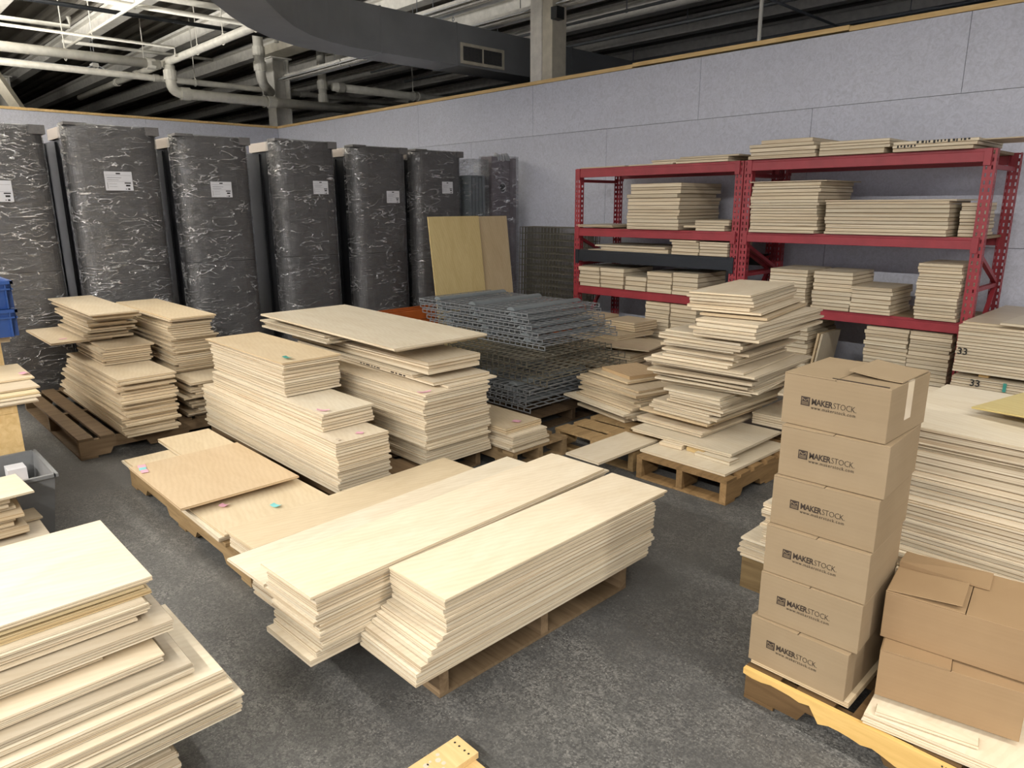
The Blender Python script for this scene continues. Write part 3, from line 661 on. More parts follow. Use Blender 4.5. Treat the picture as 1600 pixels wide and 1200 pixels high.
# ================================================================== RED STORAGE RACKS
def upright(m, x0, x1, y, h, yd):
    """C-section post with two columns of punched keyholes in its front face; yd = +1 flanges go backwards"""
    W = x1 - x0; t = .0022; s1, s2 = .20 * W, .34 * W; p = .0508
    cols = [(0, s1), (s2, W - s2), (W - s1, W)]
    for a, b in cols: m.box(x0 + a, x0 + b, y, y + t, 0, h)
    z = 0
    while z < h - .001:
        zz = min(z + .024, h)
        for a, b in ((s1, s2), (W - s2, W - s1)): m.box(x0 + a, x0 + b, y, y + t, z, zz)
        z += p
    ya, yb = (y + t, y + t + .055) if yd > 0 else (y - .055, y)
    for a in (x0, x1 - t):
        zz = 0
        m.box(a, a + t, ya, ya + .018, 0, h); m.box(a, a + t, yb - .016, yb, 0, h)
        while zz < h - .001:
            m.box(a, a + t, ya + .018, yb - .016, zz, min(zz + .028, h)); zz += p
def rack(label, x0, x1, levels, H=1.943):
    t = thing('storage_rack', label, 'storage rack', ((x0 + x1) / 2, -.56, 0)); ox, oy = (x0 + x1) / 2, -.56
    YF, YB = -.93, -.20; w_ = .075
    for a in (x0, x1 - w_):
        m = MB(); upright(m, a - ox, a + w_ - ox, YF - oy, H, 1); m.build('upright_post', RED, t)
        m = MB(); upright(m, a - ox, a + w_ - ox, YB - oy, H, -1); m.build('upright_post', RED, t)
        c = a + w_ / 2 - ox
        for z0, z1 in ((.12, .12), (H - .12, H - .12), (.95, .95)): MB().bar((c, YF + .06 - oy, z0), (c, YB - .06 - oy, z1), .03, .03).build('cross_brace', RED, t)
        for z0, z1 in ((.14, .93), (1.22, .97)): MB().bar((c, YF + .06 - oy, z0), (c, YB - .06 - oy, z1), .03, .03).build('diagonal_brace', RED, t)
        for y in (YF + .03, YB - .03): MB().box(a - .01 - ox, a + w_ + .01 - ox, y - .05 - oy, y + .05 - oy, 0, .004).build('foot_plate', RED, t)
    for z, cm, hh in levels:
        for y, s in ((YF, 1), (YB, -1)):
            m = MB(); ya, yb = (y - .012, y + .03) if s > 0 else (y - .03, y + .012)
            m.box(x0 + w_ - ox, x1 - w_ - ox, ya - oy, yb - oy, z - hh, z - .022)
            yc = (ya, yb - .014) if s > 0 else (ya + .014, yb)
            m.box(x0 + w_ - ox, x1 - w_ - ox, yc[0] - oy + (.004 if s > 0 else 0), yc[1] - oy, z - .022, z - .001)
            b = m.build('beam', cm, t, bevel=.002)
            if cm is BLACKP: b['label'] = 'black beam'
            for xx, sg in ((x0 + w_, 1), (x1 - w_, -1)):
                e = MB(); e.box(min(xx, xx - sg * .045) - ox, max(xx, xx - sg * .045) - ox, (y - .016 if s > 0 else y + .003) - oy, (y - .002 if s > 0 else y + .016) - oy, z - hh - .025, z + .0)
                e.build('end_bracket', cm, b)
        MB().box(x0 + w_ - .02 - ox, x1 - w_ + .02 - ox, YF + .018 - oy, YB - .018 - oy, z - .02, z - .001).build('shelf_panel', DARK if cm is BLACKP else PALW, t)
    return t
rack('dark red storage rack with one black beam, nearer the wrapped units', -3.32, -1.365, [(.72, RED, .085), (1.105, BLACKP, .12), (1.335, RED, .085), (1.945, RED, .09)])
rack('dark red storage rack with three shelves, beside the pile marked 33', -1.355, .535, [(.72, RED, .085), (1.335, RED, .085), (1.945, RED, .09)])

SH = dict(name='plywood_offcut', noun='panel', cat='plywood offcut')
def shelf(phrase, z, segs, group): return stack(phrase, group, z + .001, segs, **SH)
F0 = -.94
gT, gM, gK, gB = 'cut panels on the top shelves', 'cut panels on the middle shelves', 'cut panels on the black beamed shelf', 'cut panels on the lowest shelves'
one('plywood_offcut', 'single thin panel at the wrapped-unit end of the red top shelf', 'plywood offcut', -3.24, -2.66, -.94, -.5, 1.946, .010, group=gT)
one('plywood_offcut', 'single thin panel lying second along the red top shelf', 'plywood offcut', -2.62, -2.10, -.93, -.45, 1.946, .012, group=gT)
shelf('low pair on the top shelf behind the thin panel', 1.945 + .0135, [(2, .017, -2.36, -2.08, -.90, -.5, .004)], gT)
shelf('small pile on top shelf where the two racks meet', 1.945, [(2, .022, -2.05, -1.50, -.95, -.30, .006), (1, .016, -2.03, -1.42, -.94, -.28, .01)], gT)
shelf('five-high pile over the meeting racks, on the top shelf', 1.945, [(4, .030, -1.30, -.73, -.97, -.35, .01), (1, .033, -1.20, -.76, -.96, -.35, .004)], gT)
shelf('pile in the middle of the long top shelf', 1.945, [(1, .042, -.69, -.20, -.97, -.40, .004), (3, .022, -.69, -.16, -.97, -.35, .005)], gT)
gsc = shelf('scribbled pile at the end of the top shelf', 1.945, [(1, .026, -.13, .40, -.985, -.35, .003), (2, .024, -.13, .42, -.985, -.33, .004)], gT)
one('plywood_offcut', 'thin dark panel sticking out at the end of the top shelf', 'plywood offcut', .435, .68, -.93, -.45, 2.002, .008, tone=DK)
def edge_marks(o, spans, name, mt):
    m = MB(); yb = min(v.co.y for v in o.data.vertices); zb = min(v.co.z for v in o.data.vertices); h = -2 * zb
    if o.rotation_euler.z > 1:      # long side runs along y: the front edge is the local -x end
        xb = min(v.co.x for v in o.data.vertices)
        for a, b, lo, hi in spans: m.box(xb - .0012, xb + .0004, -(b - o.location.x), -(a - o.location.x), zb + h * lo, zb + h * hi)
    else:
        for a, b, lo, hi in spans: m.box(a - o.location.x, b - o.location.x, yb - .0012, yb + .0004, zb + h * lo, zb + h * hi)
    q = m.build(name, mt, None); q.parent = o; return q
sp_ = []
for q in range(14):
    a = .03 + q * .025 + random.uniform(-.006, .006); sp_.append((a, a + random.uniform(.008, .019), random.uniform(0, .5), 1))
edge_marks(gsc[-1], sp_, 'marker_scribble', INK)
edge_marks(gsc[-2], [(-.10 + q * .023, -.10 + q * .023 + .012, .1 + .2 * (q % 2), .9) for q in range(6)], 'marker_scribble', INK)
shelf('low pair overhanging the rack end by the wire decks', 1.345, [(2, .013, -3.238, -2.76, -.985, -.45, .008)], gM)
shelf('tall block on the middle shelf under the thin top panels', 1.335, [(9, .0335, -2.58, -1.98, -.97, -.25, .008), (1, .038, -2.58, -1.99, -.99, -.3, .0), (3, .033, -2.55, -1.97, -.97, -.25, .003)], gM)
shelf('low pile between the tall block and the centre posts', 1.335, [(1, .026, -1.80, -1.50, -.95, -.5, .003), (1, .022, -1.93, -1.50, -.95, -.5, .0), (2, .025, -1.81, -1.46, -.95, -.5, .004)], gM)
shelf('tallest block on the middle shelf beside the centre posts', 1.335, [(16, .026, -1.25, -.66, -.97, -.3, .008), (1, .010, -1.26, -.60, -.98, -.28, .006)], gM)
shelf('long low block on the middle shelf', 1.335, [(9, .0285, -.59, .30, -.97, -.45, .006), (1, .012, -.60, .34, -.98, -.45, .0)], gM)
shelf('narrow block hidden behind the end post on the middle shelf', 1.335, [(9, .027, .345, .448, -.86, -.35, .005)], gM)

shelf('wide pair lying on the black beamed shelf', 1.105, [(1, .008, -3.12, -2.10, -.93, -.4, .0), (1, .034, -2.95, -2.11, -.92, -.4, .004), (1, .020, -3.02, -2.14, -.94, -.4, .004)], gK)
shelf('first square block on the black beamed shelf', 1.105, [(4, .030, -2.05, -1.755, -.95, -.5, .005), (1, .018, -2.08, -1.79, -.95, -.5, .0)], gK)
shelf('second square block on the black beamed shelf', 1.105, [(4, .029, -1.745, -1.46, -.95, -.5, .005), (1, .014, -1.75, -1.45, -.95, -.5, .003)], gK)
for nm, a, b, nn_, T in (('first', -3.21, -2.93, 5, .042), ('second', -2.92, -2.62, 5, .042), ('third, lowest', -2.59, -2.34, 3, .048), ('fourth', -2.32, -2.03, 5, .041), ('fifth', -2.02, -1.74, 5, .043)):
    shelf(f'{nm} block below the black beam', .72, [(nn_, T, a, b, -.96, -.45, .007)], gB)
for nm, a, b, nn_, T in (('first', -1.02, -.70, 10, .0315), ('second', -.64, -.33, 10, .0315), ('third, lowest', -.32, -.02, 7, .0305), ('last, tallest', .15, .44, 17, .0248)):
    shelf(f'{nm} block on the wide lowest shelf', .72, [(nn_, T, a, b, -.96, -.5, .009)], gB)
gF = 'cut panels on the floor under the racks'
pallet('low pallet hidden under the racks', -2.6, -1.6, -.92, -.25, .10, 'x', tone=(.5, .5, .5)); pallet('low pallet under the far rack piles', -1.1, .43, -.92, -.25, .10, 'x', tone=(.5, .5, .5))
shelf('tall floor pile under the lowest shelf behind the messy heap', .10, [(13, .0403, -2.34, -2.06, -.93, -.45, .006)], gF)
shelf('tall floor pile under the lowest shelf behind the leaning tower', .10, [(13, .0403, -2.045, -1.755, -.93, -.45, .006)], gF)
shelf('floor pile beside the small leaning sheets under the rack', .10, [(14, .0374, -.99, -.66, -.93, -.35, .010)], gF)
shelf('floor pile under the rack behind the box tower', .10, [(17, .0308, -.18, .135, -.95, -.4, .006)], gF)
shelf('floor pile under the rack end beside the sheets marked 33', .10, [(17, .0308, .145, .43, -.95, -.4, .006)], gF)
for k, (dx, tn, lb) in enumerate(((0, TAN, 'darker small sheet leaning sideways under the wide rack, front one'), (.03, None, 'small sheet leaning sideways under the wide rack, behind the darker one'))):
    T = .02; th = R(82); o = sheet('plywood_offcut', 0, .40, 0, .37, 0, T, 0, tn)
    o.rotation_euler = (0, -th, 0); o.location = (-.612 + dx, -.70, .104 + .20 * math.sin(th)); tag(o, lb, 'plywood offcut')
shelf('flat low pile under the wide rack behind the box tower', .10, [(4, .03, -.42, -.20, -.9, -.4, .004, 0, DK)], gF)

# ================================================================== FRONT PALLET
pallet('dark worn pallet under the two long front stacks', -.62, .292, -5.69, -4.69, .14, 'x', tone=(.60, .56, .52))
LG = 'long strips in the front stacks'
ST = dict(name='plywood_strip', noun='strip', cat='plywood strip')
stack('long front stack nearest the bare floor', LG, .1405, [(3, .0148, .036, .350, -5.82, -4.62, .003), (1, .020, .036, .350, -5.80, -4.60, .002), (1, .017, .038, .348, -5.775, -4.58, .002), (1, .018, .038, .347, -5.755, -4.59, .002), (1, .016, .040, .347, -5.735, -4.60, .002),
   (1, .016, .042, .346, -5.715, -4.58, .002), (7, .0148, .045, .343, -5.695, -4.58, .004), (1, .010, .050, .340, -5.70, -4.50, .0, .3), (1, .0105, .048, .344, -5.705, -4.48, 0, .6, WHT)], **ST,
   tops={0: 'topmost pale strip of the long front stack nearest the bare floor'})
stack('long front stack beside the one nearest the floor', LG, .1405, [(1, .024, -.285, .003, -6.01, -4.52, 0, 2.2), (1, .020, -.28, .0, -5.985, -4.5, .0, 2.4), (7, .0135, -.300, .008, -5.975, -4.47, .004, 2.6), (1, .016, -.31, .012, -5.99, -4.47, 0, 2.6), (6, .0125, -.305, .010, -5.985, -4.46, .004, 2.6), (1, .0105, -.302, .018, -5.985, -4.44, 0, 2.3), (1, .012, -.308, .012, -6.0, -4.47, 0, 2.6, WHT)], **ST)
stack('lower front stack half hidden beneath a wide pale strip', LG, .1405, [(9, .016, -.570, -.345, -5.93, -4.55, .006, 2.6), (1, .013, -.615, -.335, -6.0, -4.48, 0, 2.6)], **ST)
stack('low strip stack crossing in front of the tan sheets', LG, .1215, [(5, .0142, -1.045, -.80, -5.82, -4.6, .004, 2.0), (1, .012, -1.05, -.79, -5.835, -4.57, 0, 2.0, TAN)], **ST)

# ================================================================== LOW PALLET WITH TAN SHEETS
pallet('low pallet under the tan sheets', -2.42, -.82, -5.83, -5.24, .12, 'x', tone=(.85, .78, .62))
TG = 'tan sheets on the low pallet'
stack('layer lying flat on the low pallet', TG, .1205, [(1, .014, -2.50, -1.09, -5.845, -5.28, .0), (1, .012, -2.48, -1.08, -5.85, -5.28, 0), (1, .011, -2.45, -1.075, -5.835, -5.27, .0, .4, TAN)])
stack('small back pile on the low pallet', TG, .1595, [(2, .0125, -2.62, -2.06, -5.60, -5.29, .003, 0, TAN)])
stack('small pile hidden under the overhanging tan sheet', TG, .1595, [(2, .0125, -1.98, -1.50, -5.74, -5.36, .02, 0, TAN)])
one('plywood_sheet', 'wide tan sheet with swirling grain lying on top of the low pallet', 'plywood sheet', -2.17, -1.40, -5.895, -5.29, .1865, .012, 0, (.92, .81, .68))

# ================================================================== TALL STACKS BEHIND
pallet('pallet hidden under the two tall middle stacks', -2.95, -1.25, -5.15, -4.15, .12, 'x', tone=(.5, .45, .4))
EG = 'sheets of the stepped tall stack'
stack('stepped tall stack, bottom block', EG, .1215, [(16, .0163, -2.93, -1.175, -5.18, -4.865, .008), (1, .02, -2.94, -1.18, -5.18, -4.86, .0)])
stack('stepped tall stack, middle step', EG, .4035, [(5, .0165, -2.86, -1.40, -5.135, -4.815, .005), (1, .014, -2.86, -1.40, -5.13, -4.81, 0)])
stack('stepped tall stack, upper block', EG, .5035, [(9, .0165, -2.90, -1.86, -5.11, -4.745, .008), (1, .016, -2.92, -1.88, -5.10, -4.74, .004), (2, .0125, -2.97, -1.86, -5.10, -4.735, .008, -.3), (1, .012, -2.98, -1.865, -5.11, -4.73, 0, -.2, TAN)])
FG2 = 'sheets of the wide tall stack'
stack('wide tall stack, main block', FG2, .1215, [(24, .0175, -3.02, -1.165, -4.63, -4.15, .012), (1, .014, -3.02, -1.17, -4.62, -4.14, 0)])
f2 = stack('wide tall stack, stencilled layer above the main block', FG2, .556, [(1, .014, -2.9, -1.19, -4.44, -4.06, 0), (1, .022, -2.9, -1.24, -4.47, -4.05, 0, -1.5), (2, .012, -2.9, -1.42, -4.50, -4.15, .01, -1.5)])
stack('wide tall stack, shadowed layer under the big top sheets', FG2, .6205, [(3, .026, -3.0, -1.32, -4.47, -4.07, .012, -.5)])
stack('wide tall stack, end pieces stacked towards the wrapped units', FG2, .7025, [(4, .014, -3.16, -2.2, -4.62, -4.05, .02)])
one('plywood_sheet', 'second big sheet of the wide tall stack, just under its top', 'plywood sheet', -3.04, -1.40, -4.64, -3.96, .7785, .012, R(0), None, (R(0), R(.8)), FG2)
one('plywood_sheet', 'large pale top sheet of the wide tall stack, overhanging on two sides', 'plywood sheet', -3.06, -1.375, -4.67, -3.97, .792, .014, 0, None, (R(0), R(.8)), FG2)
edge_marks(f2[1], [(a, b, .25, 1) for a, b in ((-2.06, -2.04), (-2.02, -2.005), (-1.985, -1.94), (-1.92, -1.905), (-1.885, -1.87), (-1.855, -1.82), (-1.69, -1.655), (-1.64, -1.62), (-1.60, -1.565), (-1.55, -1.53))], 'stencil_marks', INKB)
pallet('pallet under the small low stack beside the wire decks', -1.9, -1.0, -4.11, -3.62, .125, 'x', tone=(.75, .7, .6))
stack('small low stack between the tall stack and wire decks', 'sheets of the small low stack', .126, [(3, .018, -1.85, -1.0, -4.105, -3.79, .012), (3, .016, -1.85, -1.01, -4.10, -3.80, .012), (3, .013, -1.85, -1.06, -4.11, -3.80, .004, 0, TAN)])

# ================================================================== BACK STACKS BY THE WRAPPED UNITS
pallet('dark slatted pallet under the two back stacks', -4.75, -3.09, -5.93, -4.85, .14, 'y', tone=(.50, .46, .42), slats=9)
HG = 'sheets of the toppling back stack'
HT = dict(name='plywood_sheet', noun='plywood sheet')
DM = (.90, .86, .80)
segs = []
for k in range(21):
    f = k / 20; jx = random.uniform(-.035, .035)
    segs.append((1, .0164, -4.56 + .22 * f + jx, -2.90 - .19 * f + random.uniform(-.05, .035), -5.70 + .05 * f + random.uniform(-.02, .02), -5.36 + .05 * f + random.uniform(-.02, .02), 0, random.uniform(-1.2, 1.2), DM))
stack('toppling back stack, splayed lower part', HG, .1405, segs)
stack('toppling back stack, neat middle block', HG, .487, [(8, .0155, -4.3, -3.62, -5.585, -5.27, .014, 0, DM)])
one('plywood_sheet', 'sheet sticking out sideways from the toppling back stack, with a pink slip', 'plywood sheet', -4.80, -3.97, -5.83, -5.43, .6155, .016, R(-1), DM)
stack('toppling back stack, recessed pieces above the jutting sheet', HG, .6335, [(6, .0165, -4.70, -3.92, -5.585, -5.30, .035, 0, DM), (1, .018, -4.72, -3.87, -5.60, -5.27, .0, 0, DM)])
stack('toppling back stack, top pieces', HG, .755, [(3, .018, -4.78, -3.80, -5.61, -5.32, .03, 0, DM), (2, .018, -4.85, -3.66, -5.62, -5.31, .02, 0, DM), (1, .013, -4.88, -3.60, -5.635, -5.32, 0, 0, DM)])
NG = 'sheets of the straight back stack'
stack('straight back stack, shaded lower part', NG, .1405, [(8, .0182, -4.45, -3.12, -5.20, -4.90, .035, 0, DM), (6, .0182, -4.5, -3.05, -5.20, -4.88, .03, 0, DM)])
stack('straight back stack, upper part', NG, .3975, [(24, .0160, -4.65, -3.40, -5.185, -4.885, .018, 0, DM), (1, .012, -4.66, -3.38, -5.20, -4.88, 0, 0, DM), (1, .014, -4.67, -3.37, -5.19, -4.87, 0, 0, TAN)])

# ================================================================== LEANING TOWER AND ITS PALLETS
pallet('pallet under the leaning tower of boards, its corner block showing', -.44, .15, -3.63, -2.62, .14, 'y', tone=(.80, .67, .48))
pallet('yellowish pallet under the low messy pile, beside the wire decks', -1.14, -.50, -3.58, -2.55, .14, 'y', tone=(.95, .86, .66), slats=6)
one('plywood_strip', 'bare plank bridging from the messy pile pallet towards the front stacks', 'plywood strip', -.735, -.485, -3.93, -3.35, .1405, .014, 0)
KG = 'sheets of the low messy pile'
segs = []
for k in range(11):
    f = k / 10; segs.append((1, (.022, .0155, .0195)[k % 3], -1.30 - .12 * f + random.uniform(-.05, .03), -.775 + random.uniform(-.04, .02), -3.14 + .12 * f + random.uniform(-.03, .03), -2.62 + random.uniform(-.03, .03), 0, -10 + random.uniform(-4, 4), DM))
segs[3] = (1, .018, -1.48, -.8, -3.16, -2.75, 0, -12, WHT)
stack('low messy pile beside the wire decks', KG, .1405, segs, noun='splayed sheet')
one('plywood_sheet', 'small offcut lying crooked on the low messy pile', 'plywood sheet', -1.42, -.95, -2.93, -2.52, .3515, .016, -14, TAN)
one('plywood_sheet', 'small brown offcut topmost on the low messy pile', 'plywood sheet', -1.34, -.98, -2.87, -2.55, .368, .026, -18, (.86, .72, .56))
JG = 'boards of the leaning tower'
one('plywood_sheet', 'pale square sheet lowest under the leaning tower, overhanging its pallet', 'plywood sheet', -.455, .115, -3.575, -2.86, .1405, .014, -1, WHT)
one('timber_offcut', 'small pine block lying between the sheets under the leaning tower', 'offcut', -.25, -.13, -3.40, -3.32, .155, .024, -6, (1.0, .85, .55))
one('plywood_strip', 'narrow printed strip under the big sheet of the leaning tower', 'plywood strip', -.17, .06, -3.44, -3.34, .155, .022, -3)
one('plywood_strip', 'short strip under the wide sheets at the foot of the leaning tower', 'plywood strip', -.44, -.29, -3.42, -2.95, .155, .024, 4)
stack('wide layer with a printed edge under the leaning tower', JG, .1805, [(1, .014, -.655, .03, -3.385, -2.80, 0, 0, WHT), (1, .015, -.66, .045, -3.395, -2.80, 0, 0)])
stack('second layer under the leaning tower', JG, .2125, [(1, .014, -.70, -.22, -3.27, -2.65, 0, -2), (1, .014, -.71, -.21, -3.26, -2.6, 0, -3), (2, .02, -.6, -.25, -3.1, -2.6, .02), (1, .014, -.70, -.19, -3.25, -2.62, 0, -3, TAN)])
stack('bright low stack beside the leaning tower, behind the box tower', JG, .2125, [(4, .016, -.165, .45, -2.78, -2.15, .003, 0, WHT), (1, .014, -.165, .45, -2.785, -2.14, 0, 0, WHT)])
def tower(phrase, z, n, T, x0, x1, y0, y1, jx, jy, jr, r0=0, tone=None, dx=0, dy=0):
    ts = [T * random.choice((.8, 1, 1, 1.2)) for _k in range(n)]; q_ = T * n / sum(ts)
    sg = []
    for k in range(n):
        f = k / max(1, n - 1); a, b = random.uniform(-jx, jx), random.uniform(-jy, jy); e, g = random.uniform(-jx, jx), random.uniform(-jy, jy)
        sg.append((1, ts[k] * q_, x0 + a + dx * f, x1 + e + dx * f, y0 + b + dy * f, y1 + g + dy * f, 0, r0 + random.uniform(-jr, jr), tone))
    stack(phrase, JG, z, sg, noun='board', name='plywood_board', cat='plywood board')
tower('leaning tower, base blocks', .2985, 4, .018, -.62, -.16, -3.22, -2.5, .03, .02, 1.5, -3)
tower('leaning tower, narrow waist', .375, 5, .019, -.50, -.12, -3.2, -2.45, .035, .03, 2, -2, dy=-.04)
tower('leaning tower, splayed belly', .475, 11, .0168, -.66, -.02, -3.18, -2.45, .05, .05, 4.0, 4, dx=.06, dy=-.10)
tower('leaning tower, broad upper part', .662, 10, .018, -.56, -.07, -3.27, -2.55, .05, .035, 2.5, 2, dx=.07, dy=-.02)
one('plywood_sheet', 'pale board slipping sideways out of the splayed tower belly', 'plywood sheet', -.02, .17, -2.95, -2.2, .475, .015, 14, WHT)
tower('leaning tower, shoulder', .845, 5, .0200, -.29, .09, -3.36, -2.45, .02, .02, 2, 3)
one('plywood_sheet', 'warped board jutting between the shoulder and the cap of the tower', 'plywood sheet', -.36, .03, -3.24, -2.45, .948, .016, 9, DK, group=JG)
stack('leaning tower, cap', JG, .9725, [(1, .016, -.42, -.01, -3.24, -2.42, 0, 9), (2, .022, -.45, -.07, -3.24, -2.43, .012, 9), (2, .017, -.45, -.06, -3.25, -2.42, .012, 9.5), (1, .014, -.455, -.09, -3.22, -2.39, 0, 9, WHT)], noun='board', name='plywood_board', cat='plywood board')

# messy heap between the wire decks and the rack
MG = 'sheets of the heap before the rack'
pallet('pallet under the heap before the rack', -3.05, -1.6, -1.95, -1.0, .12, 'x', tone=(.5, .45, .4))
stack('heap in front of the rack, base', MG, .1215, [(7, .022, -2.95, -1.8, -1.90, -1.15, .03, 2, DM)])
stack('heap in front of the rack, slanting upper pieces', MG, .283, [(1, .018, -2.75, -1.9, -1.7, -1.1, 0, -14, DM), (1, .02, -2.85, -2.0, -1.75, -1.2, 0, -20, TAN), (1, .014, -2.4, -1.7, -1.9, -1.4, 0, 12, DM), (2, .02, -2.7, -2.1, -1.6, -1.1, .03, -6, DM)])
shelf('block on the heap by the rack end post', .378, [(4, .024, -2.98, -2.62, -1.42, -1.02, .008, -4, DM)], MG)
shelf('second block on the heap, nearer the tower', .378, [(4, .022, -2.52, -2.14, -1.36, -1.02, .008, -4, DM)], MG)

# ================================================================== LARGE PILE BEHIND THE BOXES
pallet('pallet under the large pile behind the cardboard boxes', .62, 2.6, -4.33, -3.68, .14, 'x', tone=(.7, .65, .5))
RG = 'sheets of the large pile behind the boxes'
RS = []
RS.append((7, .0145, .62, 2.7, -4.35, -3.66, .010)); RS.append((9, .019, .70, 2.7, -4.35, -3.66, .012)); RS.append((6, .0145, .74, 2.7, -4.34, -3.67, .012)); RS.append((11, .0175, .98, 2.7, -4.34, -3.68, .010))
RS.append((3, .026, 1.04, 2.7, -4.345, -3.67, .004)); RS.append((1, .018, 1.06, 2.7, -4.32, -3.68, 0)); RS.append((2, .025, 1.05, 2.7, -4.35, -3.67, .003)); RS.append((1, .014, 1.10, 2.7, -4.37, -3.66, 0, -1.2, WHT))
rp = stack('large pile behind the cardboard boxes', RG, .1405, RS)
RZ = rp[-1].location.z + .007
one('plywood_sheet', 'thin sheet lying under the yellow one on the large pile', 'plywood sheet', 1.42, 2.3, -4.08, -3.55, RZ + .02, .012, -8, None, (0, R(-2.5)))
one('yellow_sheet', 'smooth yellow sheet with a pointed corner on top of the large pile', 'yellow sheet', 1.385, 2.3, -4.22, -3.45, RZ + .055, .007, -14, (.84, .78, .44), (0, R(-3)))

# stack marked 33
SG = 'sheets of the pile marked 33'
pallet('pallet under the pile marked 33', .62, 2.6, -1.28, -.2, .12, 'x', tone=(.5, .45, .4))
s1 = stack('lower bundle of the pile marked 33', SG, .1205, [(14, .0202, .552, 2.6, -1.30, -.12, .0025)])
MB().box(.70, .76, -1.25, -.15, .404, .4315).build('timber_spacer', PINE, None); bpy.data.objects['timber_spacer'].name = 'timber_spacer'
tag(bpy.data.objects['timber_spacer'], 'timber spacer between the two bundles of the pile marked 33', 'spacer')
tag(MB().box(2.0, 2.06, -1.25, -.15, .404, .4315).build('timber_spacer', PINE), 'timber spacer further along inside the pile marked 33', 'spacer')
s2 = stack('upper bundle of the pile marked 33', SG, .4325, [(2, .02, .546, 2.6, -1.30, -.12, .003), (13, .0222, .552, 2.6, -1.298, -.12, .0025), (1, .018, .56, 2.6, -1.25, -.12, 0)])
z33 = s2[-1].location.z + .0095
one('plywood_sheet', 'loose sheet lying askew on the front of the pile marked 33', 'plywood sheet', .80, 1.7, -1.32, -.75, z33 + .001, .018, -3, None, group=SG)
def marks(o, parts):
    inv = o.matrix_basis.inverted()
    for q, nm in parts: q.name = nm; q.parent = o; q.matrix_parent_inverse = inv
def writing(body, size, x, y, z, parent, mt=INK, nm='marker_number', off_=.0012, rot=(PI / 2, 0, 0), sh=0):
    me = text_mesh(body, size, nm, mt, off_, 1.0, sh); o = bpy.data.objects.new(nm, me); COL.objects.link(o); o.location = (x, y, z); o.rotation_euler = rot
    o.parent = parent; o.matrix_parent_inverse = parent.matrix_basis.inverted(); return o
writing('33', .066, .562, -1.3070, .555, s2[5]); writing('33', .066, .665, -1.3070, .345, s1[11])
o = MB().box(.862, .882, -1.3085, -1.307, .335, .395).build('green_tape_strip', TEALT, None); o.parent = s1[10]; o.matrix_parent_inverse = s1[10].matrix_basis.inverted()

